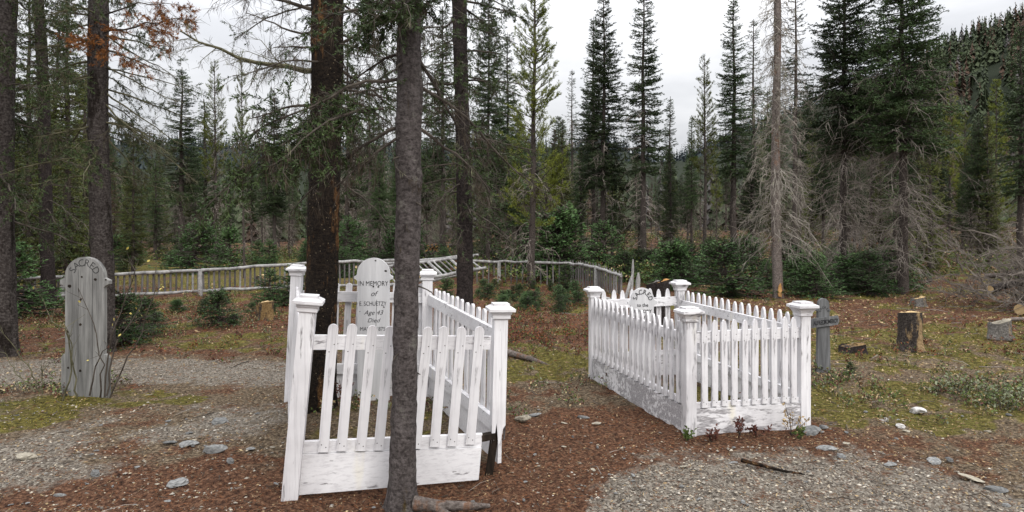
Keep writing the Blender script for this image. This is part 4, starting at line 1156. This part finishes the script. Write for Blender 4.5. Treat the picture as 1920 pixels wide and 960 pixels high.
# ------------------------------------------------------------------ stumps, logs, brush pile
def stump(px, d, r, h, label, seed, cut='cut_wood', barkm='stump_dark', slope=0.03, strip=0.35):
    x, y = ground_xy(px, d); z = float(gz(x, y)); rng = np.random.default_rng(seed)
    e = empty('tree_stump', (x, y, z), label, 'stump')
    na, nz = 40, 22; th = np.linspace(0, 2 * math.pi, na, endpoint=False); zz = np.linspace(-0.1, 1, nz)
    Tt, Zs = np.meshgrid(th, zz)
    sh = 1 + 0.10 * np.sin(Tt * 2 + seed) + 0.06 * np.sin(Tt * 5 + seed * 2)
    fl = 1 + 0.35 * np.exp(-np.clip(Zs, 0, 1) * h / 0.07) * (0.7 + 0.5 * np.sin(Tt * 4 + seed))
    rr = r * sh * fl + 0.012 * (fbm(Tt * 5, Zs * h * 12, 1, 3, seed) - 0.5) * 2
    X_ = rr * np.cos(Tt); Y_ = rr * np.sin(Tt); Z_ = Zs * h + np.where(Zs > 0.98, slope * X_ / r - 0.02 * Y_ / r, 0)
    i = np.arange(na * nz).reshape(nz, na); j = np.roll(i, -1, 1)
    f = np.stack([i[:-1], j[:-1], j[1:], i[1:]], -1)
    fc = f.reshape(-1, 4); V = np.c_[X_.ravel(), Y_.ravel(), Z_.ravel()]
    mb = MB(); mb.add(V, fc); mb.build('bark', barkm, e, True)
    mb = MB(); top = V.reshape(nz, na, 3)[-1].copy(); top[:, 2] += 0.002
    rings = [top * np.array([k, k, 1]) for k in (1.0, 0.75, 0.5, 0.25)]
    for q, rg in enumerate(rings): rg[:, 2] = rg[:, 2] + 0.006 * rng.normal(size=na) * (q > 0)
    VV = np.vstack(rings + [np.mean(top, 0)[None]]); ff = []
    for q in range(3):
        for k in range(na): ff.append([q * na + k, q * na + (k + 1) % na, (q + 1) * na + (k + 1) % na, (q + 1) * na + k])
    mb.add(VV, ff); mb.add(VV[-na - 1:], [[k, (k + 1) % na, na] for k in range(na)])
    mb.build('cut_face', cut, e)
stump(497, 11.3, 0.155, 0.30, 'small orange-brown stump left of the near enclosure', 4, 'cut_wood', 'stump_orange')
stump(1706, 8.55, 0.145, 0.50, 'tall cut stump with stripped bark in the right field', 5, 'cut_wood', strip=0.55, slope=0.0)
stump(1598, 8.5, 0.16, 0.09, 'low flat stump right behind the wooden cross', 6, 'stump_orange', 'bark_dark')
stump(1875, 9.3, 0.14, 0.22, 'grey weathered stump at the far right before the brush pile', 7, 'stone_pale', 'stump_grey', 0.04)
stump(1242, 9.6, 0.10, 0.80, 'dark stump showing above the rear pickets of the peeling enclosure', 8, 'cut_orange', 'bark_dark')
stump(1226, 10.2, 0.11, 0.72, 'low mossy stump left of the dark stump behind the peeling enclosure', 9, 'stump_grey', 'bark_dark')
stump(1722, 13.2, 0.12, 0.16, 'small stump at the foot of the largest dark spruce', 10, 'cut_wood', 'stump_grey')
stump(490, 19, 0.18, 0.20, 'pale cut stump seen through the left pole fence', 11, 'cut_wood', strip=0.2)

rng = np.random.default_rng(31)
def log(p, q, r, label, mat='bark_flaky', cut='cut_wood', group=None):
    p = np.array(p, float); q = np.array(q, float); n = 7; u = np.linspace(0, 1, n)[:, None]
    e = empty('log', tuple(p), label, 'log', group)
    P = (q - p) * u; P[1:-1] += rng.normal(size=(n - 2, 3)) * r * 0.15
    mb = MB(); tube(mb, P, r * np.linspace(1, 0.85, n), 10); mb.build('bark', mat, e, True)
    for E_, s_ in ((P[0], 1.0), (P[-1], 0.85)):
        t = unit(P[-1] - P[0]); a = unit(np.cross(t, [0, 0, 1])); b = np.cross(t, a); th = np.linspace(0, 6.283, 11)[:-1]
        off = -t * 0.003 if E_ is P[0] else t * 0.003
        mb = MB(); mb.add([E_ + off + r * s_ * 0.985 * (math.cos(k) * a + math.sin(k) * b) for k in th], np.arange(10)[None, :]); mb.build('cut_face', cut, e)
def gp(px, d, h=0.0):
    x, y = ground_xy(px, d); return (x, y, float(gz(x, y)) + h)
log(gp(1856, 12.6, 0.42), gp(2010, 13.4, 0.75), 0.075, 'long grey log sticking out leftward from the top of the brush pile')
log(gp(1842, 13.4, 0.62), gp(1990, 13.9, 0.72), 0.05, 'thin pale log lying across the back of the brush pile', 'bark_snag')
log(gp(1912, 11.6, 0.12), gp(2010, 12.6, 0.18), 0.10, 'thick log with its cut end facing out, under the brush pile')
log(gp(1935, 12.0, 0.32), gp(2060, 12.8, 0.4), 0.09, 'middle grey log resting on the thick log of the brush pile')
log(gp(1893, 10.9, 0.03), gp(1985, 11.2, 0.04), 0.035, 'slender pale pole on the ground before the brush pile', 'bark_snag')
mb = MB(); P2, R2, T2, TR = [], [], [], []
c0 = np.array(gp(1945, 12.7)); 
for i in range(260):
    a = c0 + np.array([rng.normal() * 0.6, rng.normal() * 0.7, 0.05 + abs(rng.normal()) * 0.6])
    az = math.pi + rng.normal() * 0.75; L = 0.3 + 0.8 * rng.random(); el = rng.normal() * 0.3 + 0.28
    d_ = np.array([math.cos(az) * math.cos(el), math.sin(az) * math.cos(el) * 0.6, math.sin(el)])
    s = np.linspace(0, 1, 6)[:, None]; P = a + d_ * L * s + np.array([0, 0, 1]) * (rng.normal() * 0.15 * s ** 2) + np.vstack([np.zeros(3), rng.normal(size=(5, 3)) * 0.03])
    P[:, 2] = np.maximum(P[:, 2], gz(P[:, 0], P[:, 1]) + 0.015)
    P2.append(P); R2.append(np.linspace(0.016, 0.004, 6) * (0.5 + 0.9 * rng.random()))
    for q in range(4):
        k = rng.integers(1, 5); b = P[k]; dd_ = unit(d_ + rng.normal(size=3) * 0.7); l = 0.15 + 0.35 * rng.random()
        T2.append([b, b + dd_ * l * 0.5 + rng.normal(size=3) * 0.02, b + dd_ * l]); TR.append([0.006, 0.0045, 0.0025])
tubes3(mb, np.array(P2), np.array(R2)); tubes3(mb, np.array(T2), np.array(TR))
tag(mb.build('brush', 'twig_grey'), 'tangled heap of bare grey branches at the right edge of the clearing', 'brush', None, 'stuff')
# stacked cut logs far back between the trunks
for r_i in range(4):
    for k in range(9 - r_i):
        x, y = ground_xy(792 + (k + r_i * 0.5) * 7.2, 31 + 0.2 * (k % 3)); z = float(gz(x, y)) + 0.09 + 0.165 * r_i
        log((x, y, z), (x + 0.25, y + 1.2, z + 0.02), 0.092, 'orange-ended cut log in the stack far back between the trunks', 'bark_far', 'cut_orange', 'logs of the far stack')

# ------------------------------------------------------------------ stones
rng = np.random.default_rng(91)
def stone_mesh(seed, mat):
    r_ = np.random.default_rng(seed); n, k = 18, 11
    th = np.linspace(0, 2 * math.pi, n, endpoint=False); ph = np.linspace(-math.pi / 2, math.pi / 2, k)
    Tt, Pp = np.meshgrid(th, ph)
    P = np.stack([np.cos(Pp) * np.cos(Tt), np.cos(Pp) * np.sin(Tt), np.sin(Pp)], -1)
    for _ in range(16):                      # chip flat facets
        d = unit(r_.normal(size=3)); c = 0.45 + 0.35 * r_.random(); dot = P @ d
        P = P - np.where(dot > c, dot - c, 0)[..., None] * d
    P = P * (1 + 0.22 * r_.normal(size=3)) + r_.normal(size=P.shape) * 0.025
    P[0] = P[0].mean(0); P[-1] = P[-1].mean(0)
    mb = MB(); i = np.arange(n * k).reshape(k, n); j = np.roll(i, -1, 1)
    mb.add(P.reshape(-1, 3), np.stack([i[:-1], j[:-1], j[1:], i[1:]], -1).reshape(-1, 4)); return mb.mesh('stone', mat, False)
SM = {m_: [stone_mesh(s, m_) for s in range(i * 7 + 1, i * 7 + 5)] for i, m_ in enumerate(('stone', 'stone_pale', 'stone_white'))}
def stone(px, py, wpx, hfrac, label, mat='stone', group=None, rz=None):
    d = EYE * FPX / (py - 430); x, y = ground_xy(px, d); w = wpx * d / FPX
    o = link('stone', SM[mat][rng.integers(0, 4)]); o.location = (x, y, float(gz(x, y)) + w * hfrac * 0.10 + 0.006)
    o.scale = (w / 2 * 1.1, w / 2 * (0.65 + 0.3 * rng.random()), w / 2 * hfrac); o.rotation_euler = (rng.normal() * 0.12, rng.normal() * 0.12, rng.normal() * 0.4 if rz is None else rz)
    tag(o, label, 'stone', group)
for a in [(980, 796, 34, 0.72, 'pale rounded boulder on needle litter right of the near enclosure', 'stone_pale'),
          (47, 864, 44, 0.42, 'flat tan stone on the ground at the lower left', 'stone_pale'),
          (400, 855, 46, 0.5, 'large light grey stone among the stones left of the near enclosure'),
          (432, 871, 26, 0.55, 'blocky grey stone just right of the large light grey stone'),
          (415, 796, 56, 0.28, 'long flat grey slab left of the near enclosure'),
          (350, 838, 34, 0.4, 'grey stone with mossy edge behind the large light grey stone'),
          (322, 836, 26, 0.45, 'dark grey stone left of the mossy-edged stone'),
          (180, 896, 30, 0.5, 'rounded grey stone at lower left, right of the tan one'),
          (110, 930, 24, 0.5, 'angular grey stone with a moss patch at the bottom left'),
          (335, 911, 70, 0.22, 'long thin dark grey slab half buried at the lower left'),
          (1720, 773, 46, 0.42, 'flat white stone in the right field'),
          (1521, 812, 40, 0.55, 'grey block wedged under the right front post of the peeling enclosure'),
          (1543, 806, 18, 0.7, 'small tilted stone beside the block under the peeling enclosure'),
          (1546, 850, 36, 0.5, 'dark grey stone at the gravel edge below the right enclosure post'),
          (1578, 862, 30, 0.4, 'grey stone second along the gravel edge on the right'),
          (1672, 872, 34, 0.35, 'light grey flat stone at the gravel edge, right'),
          (1752, 868, 30, 0.45, 'grey stone left of the smooth pair at the right gravel edge'),
          (1780, 868, 26, 0.4, 'smooth grey stone right of its twin at the right gravel edge'),
          (1820, 902, 46, 0.15, 'flat brown slab lying on the gravel at right', 'stone_pale'),
          (1862, 918, 44, 0.3, 'pale layered stone below the flat brown slab'),
          (1884, 948, 24, 0.5, 'small grey stone in the lower right corner'),
          (1690, 800, 22, 0.35, 'small pale stone below the flat white stone', 'stone_white'),
          (1660, 788, 20, 0.4, 'small white stone left of the flat white stone', 'stone_white'),
          (1092, 785, 26, 0.3, 'flat grey stone on litter left of the peeling enclosure'),
          (1118, 798, 20, 0.35, 'small pale stone near the left base board of the peeling enclosure', 'stone_pale'),
          (1000, 780, 30, 0.2, 'flat slab behind the pale rounded boulder'),
          (1375, 868, 28, 0.3, 'grey stone in front of the peeling enclosure')]:
    if a[4].startswith('flat white'): a = a + ('stone_white',)
    stone(*a)
for i in range(190):
    px = rng.uniform(10, 1900); py = rng.uniform(770, 955)
    if 520 < px < 945 and py < 935: continue
    if 1110 < px < 1530 and py < 835: continue
    side = 'left of the near enclosure' if px < 540 else ('between the enclosures and the camera' if px < 1250 else 'at the right gravel path')
    stone(px, py, rng.uniform(5, 15) * (0.7 + 0.6 * rng.random() ** 3), rng.uniform(0.3, 0.7), 'small loose stone on the ground ' + side, 'stone' if rng.random() < 0.75 else 'stone_pale', 'small loose stones ' + side)
# weathered surface root at the foot of the near trunk
mb = MB(); p0 = np.array([-0.55, 3.62, 0.02])
tube(mb, [(0, 0, 0.03), (0.14, -0.03, 0.03), (0.30, 0.0, 0.015), (0.42, 0.06, -0.01)], [0.045, 0.032, 0.026, 0.012], 8)
tube(mb, [(0.08, -0.01, 0.03), (0.20, -0.1, 0.01), (0.32, -0.14, -0.01)], [0.026, 0.02, 0.01], 7)
tag(mb.build('surface_root', 'bark_snag', None, True, tuple(p0)), 'grey weathered root running right from the foot of the nearest trunk', 'root')
a = np.array([0.05, 7.9, 0.0]); mb = MB()
tube(mb, [(-0.25, 0.3, 0.06), (0, 0, 0.05), (0.18, -0.15, 0.03), (0.42, -0.35, -0.02)], [0.05, 0.042, 0.034, 0.012], 8)
a[2] = float(gz(a[0], a[1])); tag(mb.build('surface_root', 'bark_snag', None, True, tuple(a)), 'grey fallen limb on moss right behind the rotted corner post', 'root')
mb = MB(); p0 = np.array(W(1390, 872, 4.35)); p0[2] = float(gz(p0[0], p0[1]))
tube(mb, [(0, 0, 0.03), (0.09, -0.06, 0.022), (0.2, -0.16, 0.02), (0.34, -0.2, 0.01)], [0.014, 0.012, 0.009, 0.004], 6)
tag(mb.build('fallen_stick', 'bark_burnt', None, True, tuple(p0)), 'black charred stick on gravel before the peeling enclosure', 'stick')

# ------------------------------------------------------------------ bare shrub by the left headboard
def shrub(name, base, stems, label, seed, leafm, nleaf, wood='twig_dark', r=0.008):
    rng = np.random.default_rng(seed); base = np.array(base, float)
    e = empty(name, tuple(base), label, 'shrub'); lf = MB()
    for pts in stems:
        P = np.array(pts, float) - base; n = 12; u = np.linspace(0, len(P) - 1, n)
        Q = np.stack([np.interp(u, np.arange(len(P)), P[:, c]) for c in range(3)], -1); Q[1:] += rng.normal(size=(n - 1, 3)) * 0.008
        mb = MB(); tube(mb, Q, np.linspace(r, 0.002, n), 6)
        T2, TR = [], []
        for k in range(7):
            b = Q[rng.integers(4, n)]; d_ = unit(unit(Q[-1] - Q[0]) + rng.normal(size=3) * 0.6); l = 0.05 + 0.14 * rng.random()
            T2.append([b, b + d_ * l * 0.5, b + d_ * l]); TR.append([0.0028, 0.002, 0.0012])
            if rng.random() < nleaf: blades(lf, [b + d_ * l], [rng.normal(size=3)], 0.035, 0.022, rng)
        tubes3(mb, np.array(T2), np.array(TR)); mb.build('stem', wood, e)
    if lf.n: lf.build('leaves', leafm, e)['kind'] = 'stuff'
bx = W(188, 742, 5.95); bx[2] = 0.0
shrub('bare_shrub', bx, [[W(188, 745, 5.95), W(192, 690, 5.9), W(178, 620, 5.85), W(148, 540, 5.8)],
                         [W(196, 745, 5.95), W(205, 640, 5.9), W(232, 570, 5.85), W(255, 500, 5.8), W(235, 486, 5.8)],
                         [W(206, 746, 5.9), W(228, 690, 5.85), W(258, 640, 5.8), W(288, 560, 5.75), W(292, 500, 5.75)],
                         [W(200, 742, 5.95), W(210, 660, 5.95), W(250, 600, 5.95), W(275, 545, 5.95)],
                         [W(168, 742, 5.9), W(176, 690, 5.9), W(196, 655, 5.9), W(205, 640, 5.9)]],
      'nearly bare shrub with a few yellow leaves at the right foot of the grey headboard', 3, 'leaf_yellow', 0.45)
bx = W(125, 745, 5.85); bx[2] = 0.0
shrub('bare_shrub', bx, [[W(118, 752, 5.85), W(136, 700, 5.85), W(126, 620, 5.85), W(95, 600, 5.9), W(82, 560, 5.9)],
                         [W(146, 745, 5.85), W(140, 690, 5.85), W(132, 640, 5.85), W(120, 605, 5.85)]],
      'dark lichen-spotted bare shrub against the left half of the grey headboard', 4, 'leaf_yellow', 0.1, 'twig_moss')
bx = W(72, 735, 6.0); bx[2] = 0.0
shrub('bare_shrub', bx, [[W(75, 735, 6.0), W(50, 680, 6.0), W(0, 615, 6.0)], [W(80, 738, 6.0), W(80, 700, 6.0), W(78, 680, 6.0)], [W(66, 735, 6.0), W(30, 700, 6.1), W(10, 660, 6.2)]],
      'bare twiggy shrub left of the grey headboard', 5, 'leaf_yellow', 0.1, 'twig_moss')

# ------------------------------------------------------------------ ground cover, too many to count
rng = np.random.default_rng(55)
def scatter(n, y0, y1, wfun, margin=0.9):
    """points in the seen wedge of ground, kept with probability wfun(x, y); denser near the camera"""
    d = y0 * (y1 / y0) ** rng.random(n); x = (rng.random(n) * 2 - 1) * margin * d
    k = rng.random(n) < wfun(x, d); x, d = x[k], d[k]
    return np.c_[x, d, gz(x, d)]
def Zg(x, y): return zones(x, y)[0]
def Zm(x, y): return zones(x, y)[1]
def Zr(x, y): return zones(x, y)[2]
def inside(x, y):
    return ((x > -1.3 - (y - 3.85) * 0.32) & (x < -0.15 - (y - 4.15) * 0.37) & (y > 3.9) & (y < 6)) | ((x > 1.38 - (y - 4.99) * 0.27) & (x < 2.36 - (y - 5.19) * 0.27) & (y > 5.05) & (y < 6.95))
# gravel chips
p = scatter(60000, 2.6, 9.0, lambda x, y: np.clip(Zg(x, y) ** 1.4, 0, 1) * (1 - inside(x, y)))
n = len(p); s = 0.004 + 0.009 * rng.random(n) ** 2.5
o8 = np.array([(1, 0, 0), (0, 1, 0), (-1, 0, 0), (0, -1, 0), (0, 0, 1), (0, 0, -1)], float)
f8 = np.array([[0, 1, 4], [1, 2, 4], [2, 3, 4], [3, 0, 4], [1, 0, 5], [2, 1, 5], [3, 2, 5], [0, 3, 5]])
an_ = rng.random(n) * 6.283; jit = 0.65 + 0.7 * rng.random((n, 6, 3))
vv = o8[None] * jit * np.array([1.2, 0.9, 0.6]); ca, sa = np.cos(an_)[:, None], np.sin(an_)[:, None]
vx = vv[:, :, 0] * ca - vv[:, :, 1] * sa; vy = vv[:, :, 0] * sa + vv[:, :, 1] * ca
V = np.stack([vx, vy, vv[:, :, 2]], -1) * s[:, None, None] + p[:, None, :] + np.array([0, 0, 0.002])
mb = MB(); mb.add(V.reshape(-1, 3), (np.arange(n)[:, None, None] * 6 + f8[None]).reshape(-1, 3))
tag(mb.build('gravel', 'gravel_bits'), 'loose grey gravel chips over the paths', 'gravel', None, 'stuff')
# needle litter
p = scatter(115000, 2.6, 14.0, lambda x, y: np.clip(0.25 + 0.75 * Zr(x, y), 0, 1) * (1 - 0.45 * Zg(x, y)) * (1 - 0.35 * Zm(x, y)))
d = rng.normal(size=(len(p), 3)); d[:, 2] *= 0.22
k = rng.random(len(p)) < 0.6
mb = MB(); sc_ = np.clip(p[:, 1] / 5, 0.8, 2.0)
blades(mb, p[k] + [0, 0, 0.004], d[k], (0.02 + 0.03 * rng.random(k.sum())) * sc_[k], 0.0032 * sc_[k], rng, 0)
k = ~k; blades(mb, p[k] + [0, 0, 0.004], d[k], (0.015 + 0.03 * rng.random(k.sum())) * sc_[k], 0.0045 * sc_[k], rng, 1)
tag(mb.build('needle_litter', ['litter_red', 'litter_brown']), 'rust-brown fallen needles spread over the clearing', 'litter', None, 'stuff')
# dry leaves and chips
p = scatter(42000, 2.7, 20.0, lambda x, y: 0.2 + 0.65 * sstep(1, 4, x))
d = rng.normal(size=(len(p), 3)); d[:, 2] *= 0.3; sc_ = np.clip(p[:, 1] / 6, 0.6, 2.2)
mb = MB(); blades(mb, p + [0, 0, 0.006], d, (0.014 + 0.036 * rng.random(len(p)) ** 2) * sc_, (0.006 + 0.014 * rng.random(len(p)) ** 2) * sc_, rng)
tag(mb.build('leaf_litter', 'leaf_dry'), 'scattered dry leaves and wood chips on the ground', 'litter', None, 'stuff')
# fallen twigs
p = scatter(2400, 2.8, 22.0, lambda x, y: 0.25 + 0.75 * sstep(2.5, 5, x) * sstep(7, 10, y))
d = rng.normal(size=(len(p), 3)); d[:, 2] *= 0.12; d = unit(d); L = (0.05 + 0.22 * rng.random(len(p)) ** 3) * np.clip(p[:, 1] / 5, 0.7, 2.0)
a = p + [0, 0, 0.012]; q = a + d * L[:, None]; q[:, 2] = gz(q[:, 0], q[:, 1]) + 0.015; mid_ = (a + q) / 2 + rng.normal(size=a.shape) * 0.015; mid_[:, 2] = np.maximum(mid_[:, 2], gz(mid_[:, 0], mid_[:, 1]) + 0.008)
mb = MB(); rr = (0.002 + 0.003 * rng.random(len(p))) * np.clip(p[:, 1] / 6, 0.8, 1.8); k = rng.random(len(p)) < 0.4
for mi, kk in ((0, k), (1, ~k)): tubes3(mb, np.stack([a, mid_, q], 1)[kk], np.stack([rr, rr, rr * 0.5], 1)[kk], mi)
tag(mb.build('fallen_twigs', ['twig_grey', 'twig_dark']), 'fallen twigs strewn over the clearing floor', 'twigs', None, 'stuff')
# moss
p = scatter(150000, 2.8, 20.0, lambda x, y: np.clip(Zm(x, y) ** 1.5 * 1.1, 0, 1) * (0.25 + 0.75 * (fbm(x, y, 9.0, 2, 91) > 0.47)))
d = rng.normal(size=(len(p), 3)) * 0.6; d[:, 2] = 0.7 + 0.4 * rng.random(len(p)); sc_ = np.clip(p[:, 1] / 6, 0.7, 2.6)
gr = vnoise(p[:, 0], p[:, 1], 1.7, 8) > 0.56
mb = MB()
for mi, kk in ((0, ~gr), (1, gr)): blades(mb, p[kk] - [0, 0, 0.003], d[kk], (0.013 + 0.02 * rng.random(kk.sum())) * sc_[kk], 0.006 * sc_[kk], rng, mi)
tag(mb.build('moss', ['moss_blade', 'moss_green']), 'yellow-green moss cushions in patches on the ground', 'moss', None, 'stuff')
# low berry shrubs
def low_cover(name, n, y0, y1, wf, h, leaf, mats, label, nl, fr, zlift=0.0):
    p = scatter(n, y0, y1, wf); mb = MB(); N = len(p)
    ns = 4; rep = np.repeat(np.arange(N), ns); hh = h * (0.5 + 0.8 * rng.random(len(rep)))
    b = p[rep] + np.c_[rng.normal(size=(len(rep), 2)) * 0.03, np.zeros(len(rep)) - 0.01]
    t = b + np.c_[rng.normal(size=(len(rep), 2)) * h * 0.45, hh]
    m_ = (b + t) / 2 + rng.normal(size=b.shape) * 0.012
    tubes3(mb, np.stack([b, m_, t], 1), np.tile([0.0028, 0.002, 0.001], (len(rep), 1)), 0)
    r2 = np.repeat(np.arange(len(rep)), nl); u = 0.3 + 0.75 * rng.random(len(r2))
    q = b[r2] + (t[r2] - b[r2]) * u[:, None] + rng.normal(size=(len(r2), 3)) * h * 0.14; q[:, 2] = np.maximum(q[:, 2], p[rep][r2][:, 2] + 0.01)
    d = rng.normal(size=(len(r2), 3)); cl = rng.random(len(mats)); cum = np.cumsum(fr); pick = np.searchsorted(cum, rng.random(len(r2)) * cum[-1])
    sz = leaf * (0.6 + 0.8 * rng.random(len(r2)))
    for i in range(len(mats)):
        kk = pick == i; blades(mb, q[kk], d[kk], sz[kk], sz[kk] * 0.55, rng, i + 1)
    return tag(mb.build(name, ['twig_dark'] + mats), label, 'ground cover', None, 'stuff')
low_cover('red_berry_shrub', 3300, 7.6, 19, lambda x, y: np.clip(0.15 + 0.9 * sstep(-1.5, 0.2, x) * sstep(2.2, 1.4, x * 1.0 - (y - 9) * 0.12) * sstep(8.3, 9.2, y) + 0.25 * sstep(9, 12, y) * sstep(-2, -5, x), 0, 1) * (1 - inside(x, y)), 0.11, 0.03,
          ['leaf_red', 'litter_red', 'leaf_green'], 'low rust-red berry shrubs covering the ground between the enclosures', 9, [0.42, 0.33, 0.25])
low_cover('field_shrub', 4300, 5.2, 17, lambda x, y: np.clip(0.14 + 0.35 * sstep(8.4, 9.5, y) * sstep(-1.5, -3, x) + 0.9 * blob(x, y, 4.9, 6.1, 0.9, 0.45) + 0.6 * blob(x, y, 3.4, 6.6, 0.5, 0.8) + 0.75 * blob(x, y, -4.9, 6.5, 0.8, 0.55) * 0.9 + 0.6 * blob(x, y, -1.1, 5.3, 0.6, 0.65) - 0.5 * Zg(x, y), 0, 1), 0.10, 0.028,
          ['leaf_green', 'leaf_red', 'leaf_dry', 'leaf_sage'], 'low mixed green and russet ground plants among the moss', 8, [0.42, 0.18, 0.22, 0.18])
low_cover('sage_shrub', 900, 5.4, 7.6, lambda x, y: blob(x, y, 4.75, 5.95, 0.85, 0.42), 0.2, 0.03, ['leaf_sage', 'leaf_green'], 'grey-green leafy shrub clump at the right edge', 14, [0.65, 0.35])
low_cover('understory', 2300, 17.5, 44, lambda x, y: np.clip(0.75 - 0.72 * sstep(-3.5, -5.5, x) * sstep(31, 28, y) + 0 * x, 0, 1) * (0.3 + 0.7 * (fbm(x, y, 0.45, 2, 77) > 0.48)), 0.5, 0.095,
          ['leaf_green', 'spruce_olive', 'leaf_dry', 'leaf_red'], 'dense green and brown undergrowth on the forest floor behind the fences', 15, [0.46, 0.38, 0.10, 0.06])
p = scatter(1000, 19, 46, lambda x, y: np.clip(1 - sstep(-3.5, -5.5, x) * sstep(31, 28, y), 0, 1) * (0.35 + 0.65 * (fbm(x, y, 0.3, 2, 78) > 0.5)))
mb = MB(); rep_ = np.repeat(np.arange(len(p)), 14); b = p[rep_] + np.c_[rng.normal(size=(len(rep_), 2)) * 0.3, 0.0 + 1.5 * rng.random(len(rep_)) ** 1.5]
d = rng.normal(size=(len(rep_), 3)); d[:, 2] = d[:, 2] * 0.8 - 0.1; d = unit(d); L = (0.3 + 0.7 * rng.random(len(rep_)))[:, None]
t = b + d * L; t[:, 2] = np.maximum(t[:, 2], gz(t[:, 0], t[:, 1]))
tubes3(mb, np.stack([b, (b + t) / 2 + rng.normal(size=b.shape) * 0.06, t], 1), np.tile([0.008, 0.006, 0.003], (len(b), 1)))
tag(mb.build('dead_thicket', 'twig_dark'), 'grey tangle of dead twigs between the trunks of the wood', 'thicket', None, 'stuff')
def plant(px, d, h, label, seed, mats):
    x, y = ground_xy(px, d); rng = np.random.default_rng(seed); e = empty('small_plant', (x, y, float(gz(x, y))), label, 'plant')
    st = MB(); lf = MB()
    for k in range(6):
        t = np.array([rng.normal() * h * 0.35, rng.normal() * h * 0.3, h * (0.6 + 0.5 * rng.random())]); P = np.stack([np.zeros(3), t * 0.5 + rng.normal(size=3) * 0.01, t])
        tube(st, P, [0.003, 0.002, 0.001], 4)
        n = 14; u = 0.3 + 0.7 * rng.random(n); blades(lf, t * u[:, None], rng.normal(size=(n, 3)) + [0, 0, 0.3], 0.03, 0.016, rng, 0)
    st.build('stem', 'twig_dark', e)['kind'] = 'stuff'; lf.build('leaves', mats, e)['kind'] = 'stuff'
plant(1334, 4.82, 0.13, 'dark reddish plant at the left of the peeling front base board', 1, 'leaf_red')
plant(1388, 4.88, 0.13, 'purple-leaved plant at the middle of the peeling front base board', 2, 'leaf_red')
plant(1418, 4.92, 0.11, 'small leafy sprig right of the purple-leaved plant', 3, 'leaf_red')
plant(1483, 4.98, 0.24, 'tallest leafy sprig before the right end of the peeling base board', 4, 'leaf_dry')
plant(1290, 4.86, 0.10, 'low green plant at the foot of the front corner post', 5, 'leaf_green')
plant(1500, 4.9, 0.09, 'low green plant at the foot of the right front post', 6, 'leaf_green')
plant(648, 5.35, 0.28, 'reddish sprig growing before the lettered headboard in the near enclosure', 7, 'leaf_red')

# ------------------------------------------------------------------ wooded hill and far ridge
def far_wood(name, pts, h0, h1, nb, mats, fr, label, seed, w=0.14):
    rng = np.random.default_rng(seed); N = len(pts); mb = MB()
    H = h0 + (h1 - h0) * rng.random(N); cum = np.cumsum(fr); sp = np.searchsorted(cum, rng.random(N) * cum[-1])
    rep = np.repeat(np.arange(N), nb); u = np.tile(np.linspace(0.06, 0.97, nb), N); az = rng.random(len(rep)) * 6.283
    b = pts[rep] + np.c_[np.zeros((len(rep), 2)), u * H[rep]]
    Lb = H[rep] * (1.5 * w * (1 - u) + 0.035) * (0.7 + 0.6 * rng.random(len(rep)))
    d = np.c_[np.cos(az), np.sin(az), -1.3 + 0.5 * u]
    for i in range(len(mats)):
        k = sp[rep] == i; s_ = unit(np.cross(d[k], [0, 0, 1.0])); L = Lb[k][:, None]; dd = unit(d[k]); bb = b[k]; n = k.sum()
        hh = H[rep][k][:, None] * 0.03
        v = np.stack([bb + [0, 0, 1] * hh, bb + dd * L * 0.6 + s_ * L * 0.38, bb + dd * L, bb + dd * L * 0.6 - s_ * L * 0.38], 1)
        mb.add(v.reshape(-1, 3), np.arange(n)[:, None] * 4 + np.arange(4)[None, :], i)
        kt = np.where(sp == i)[0]; P = np.stack([pts[kt], pts[kt] + np.c_[np.zeros((len(kt), 2)), H[kt]]], 1)
        tubes3(mb, P, np.tile([0.013 * h1, 0.002 * h1], (len(kt), 1)), i)
    return tag(mb.build(name, mats), label, 'forest', None, 'stuff')
rng = np.random.default_rng(66)
n = 4400; x = 60 + 300 * rng.random(n); y = 95 + 225 * rng.random(n)
k = (x / y > 0.45) & (x / y < 1.2); x, y = x[k], y[k]
far_wood('hillside_forest', np.c_[x, y, gz(x, y) - 0.2], 6.5, 12.5, 26, ['hill_green', 'hill_red', 'hill_grey'], [0.70, 0.24, 0.06], 'dense conifer forest with rust-red dead trees on the right hillside', 1, 0.19)
n = 4600; y = 540 + 260 * rng.random(n); x = (rng.random(n) * 2 - 1) * 0.95 * y
far_wood('ridge_forest', np.c_[x, y, gz(x, y) - 0.5], 9, 17, 9, ['ridge_green'], [1.0], 'dark conifer forest covering the far ridge', 2, 0.17)
n = 1500; y = 60 + 110 * rng.random(n); x = (rng.random(n) * 2 - 1) * 0.95 * y
k = x < 45; x, y = x[k], y[k]
far_wood('valley_forest', np.c_[x, y, gz(x, y) - 0.2], 4.5, 8.5, 30, ['hill_green', 'hill_grey', 'hill_red'], [0.84, 0.09, 0.07], 'distant dim conifer forest filling the valley behind the trees', 3, 0.15)
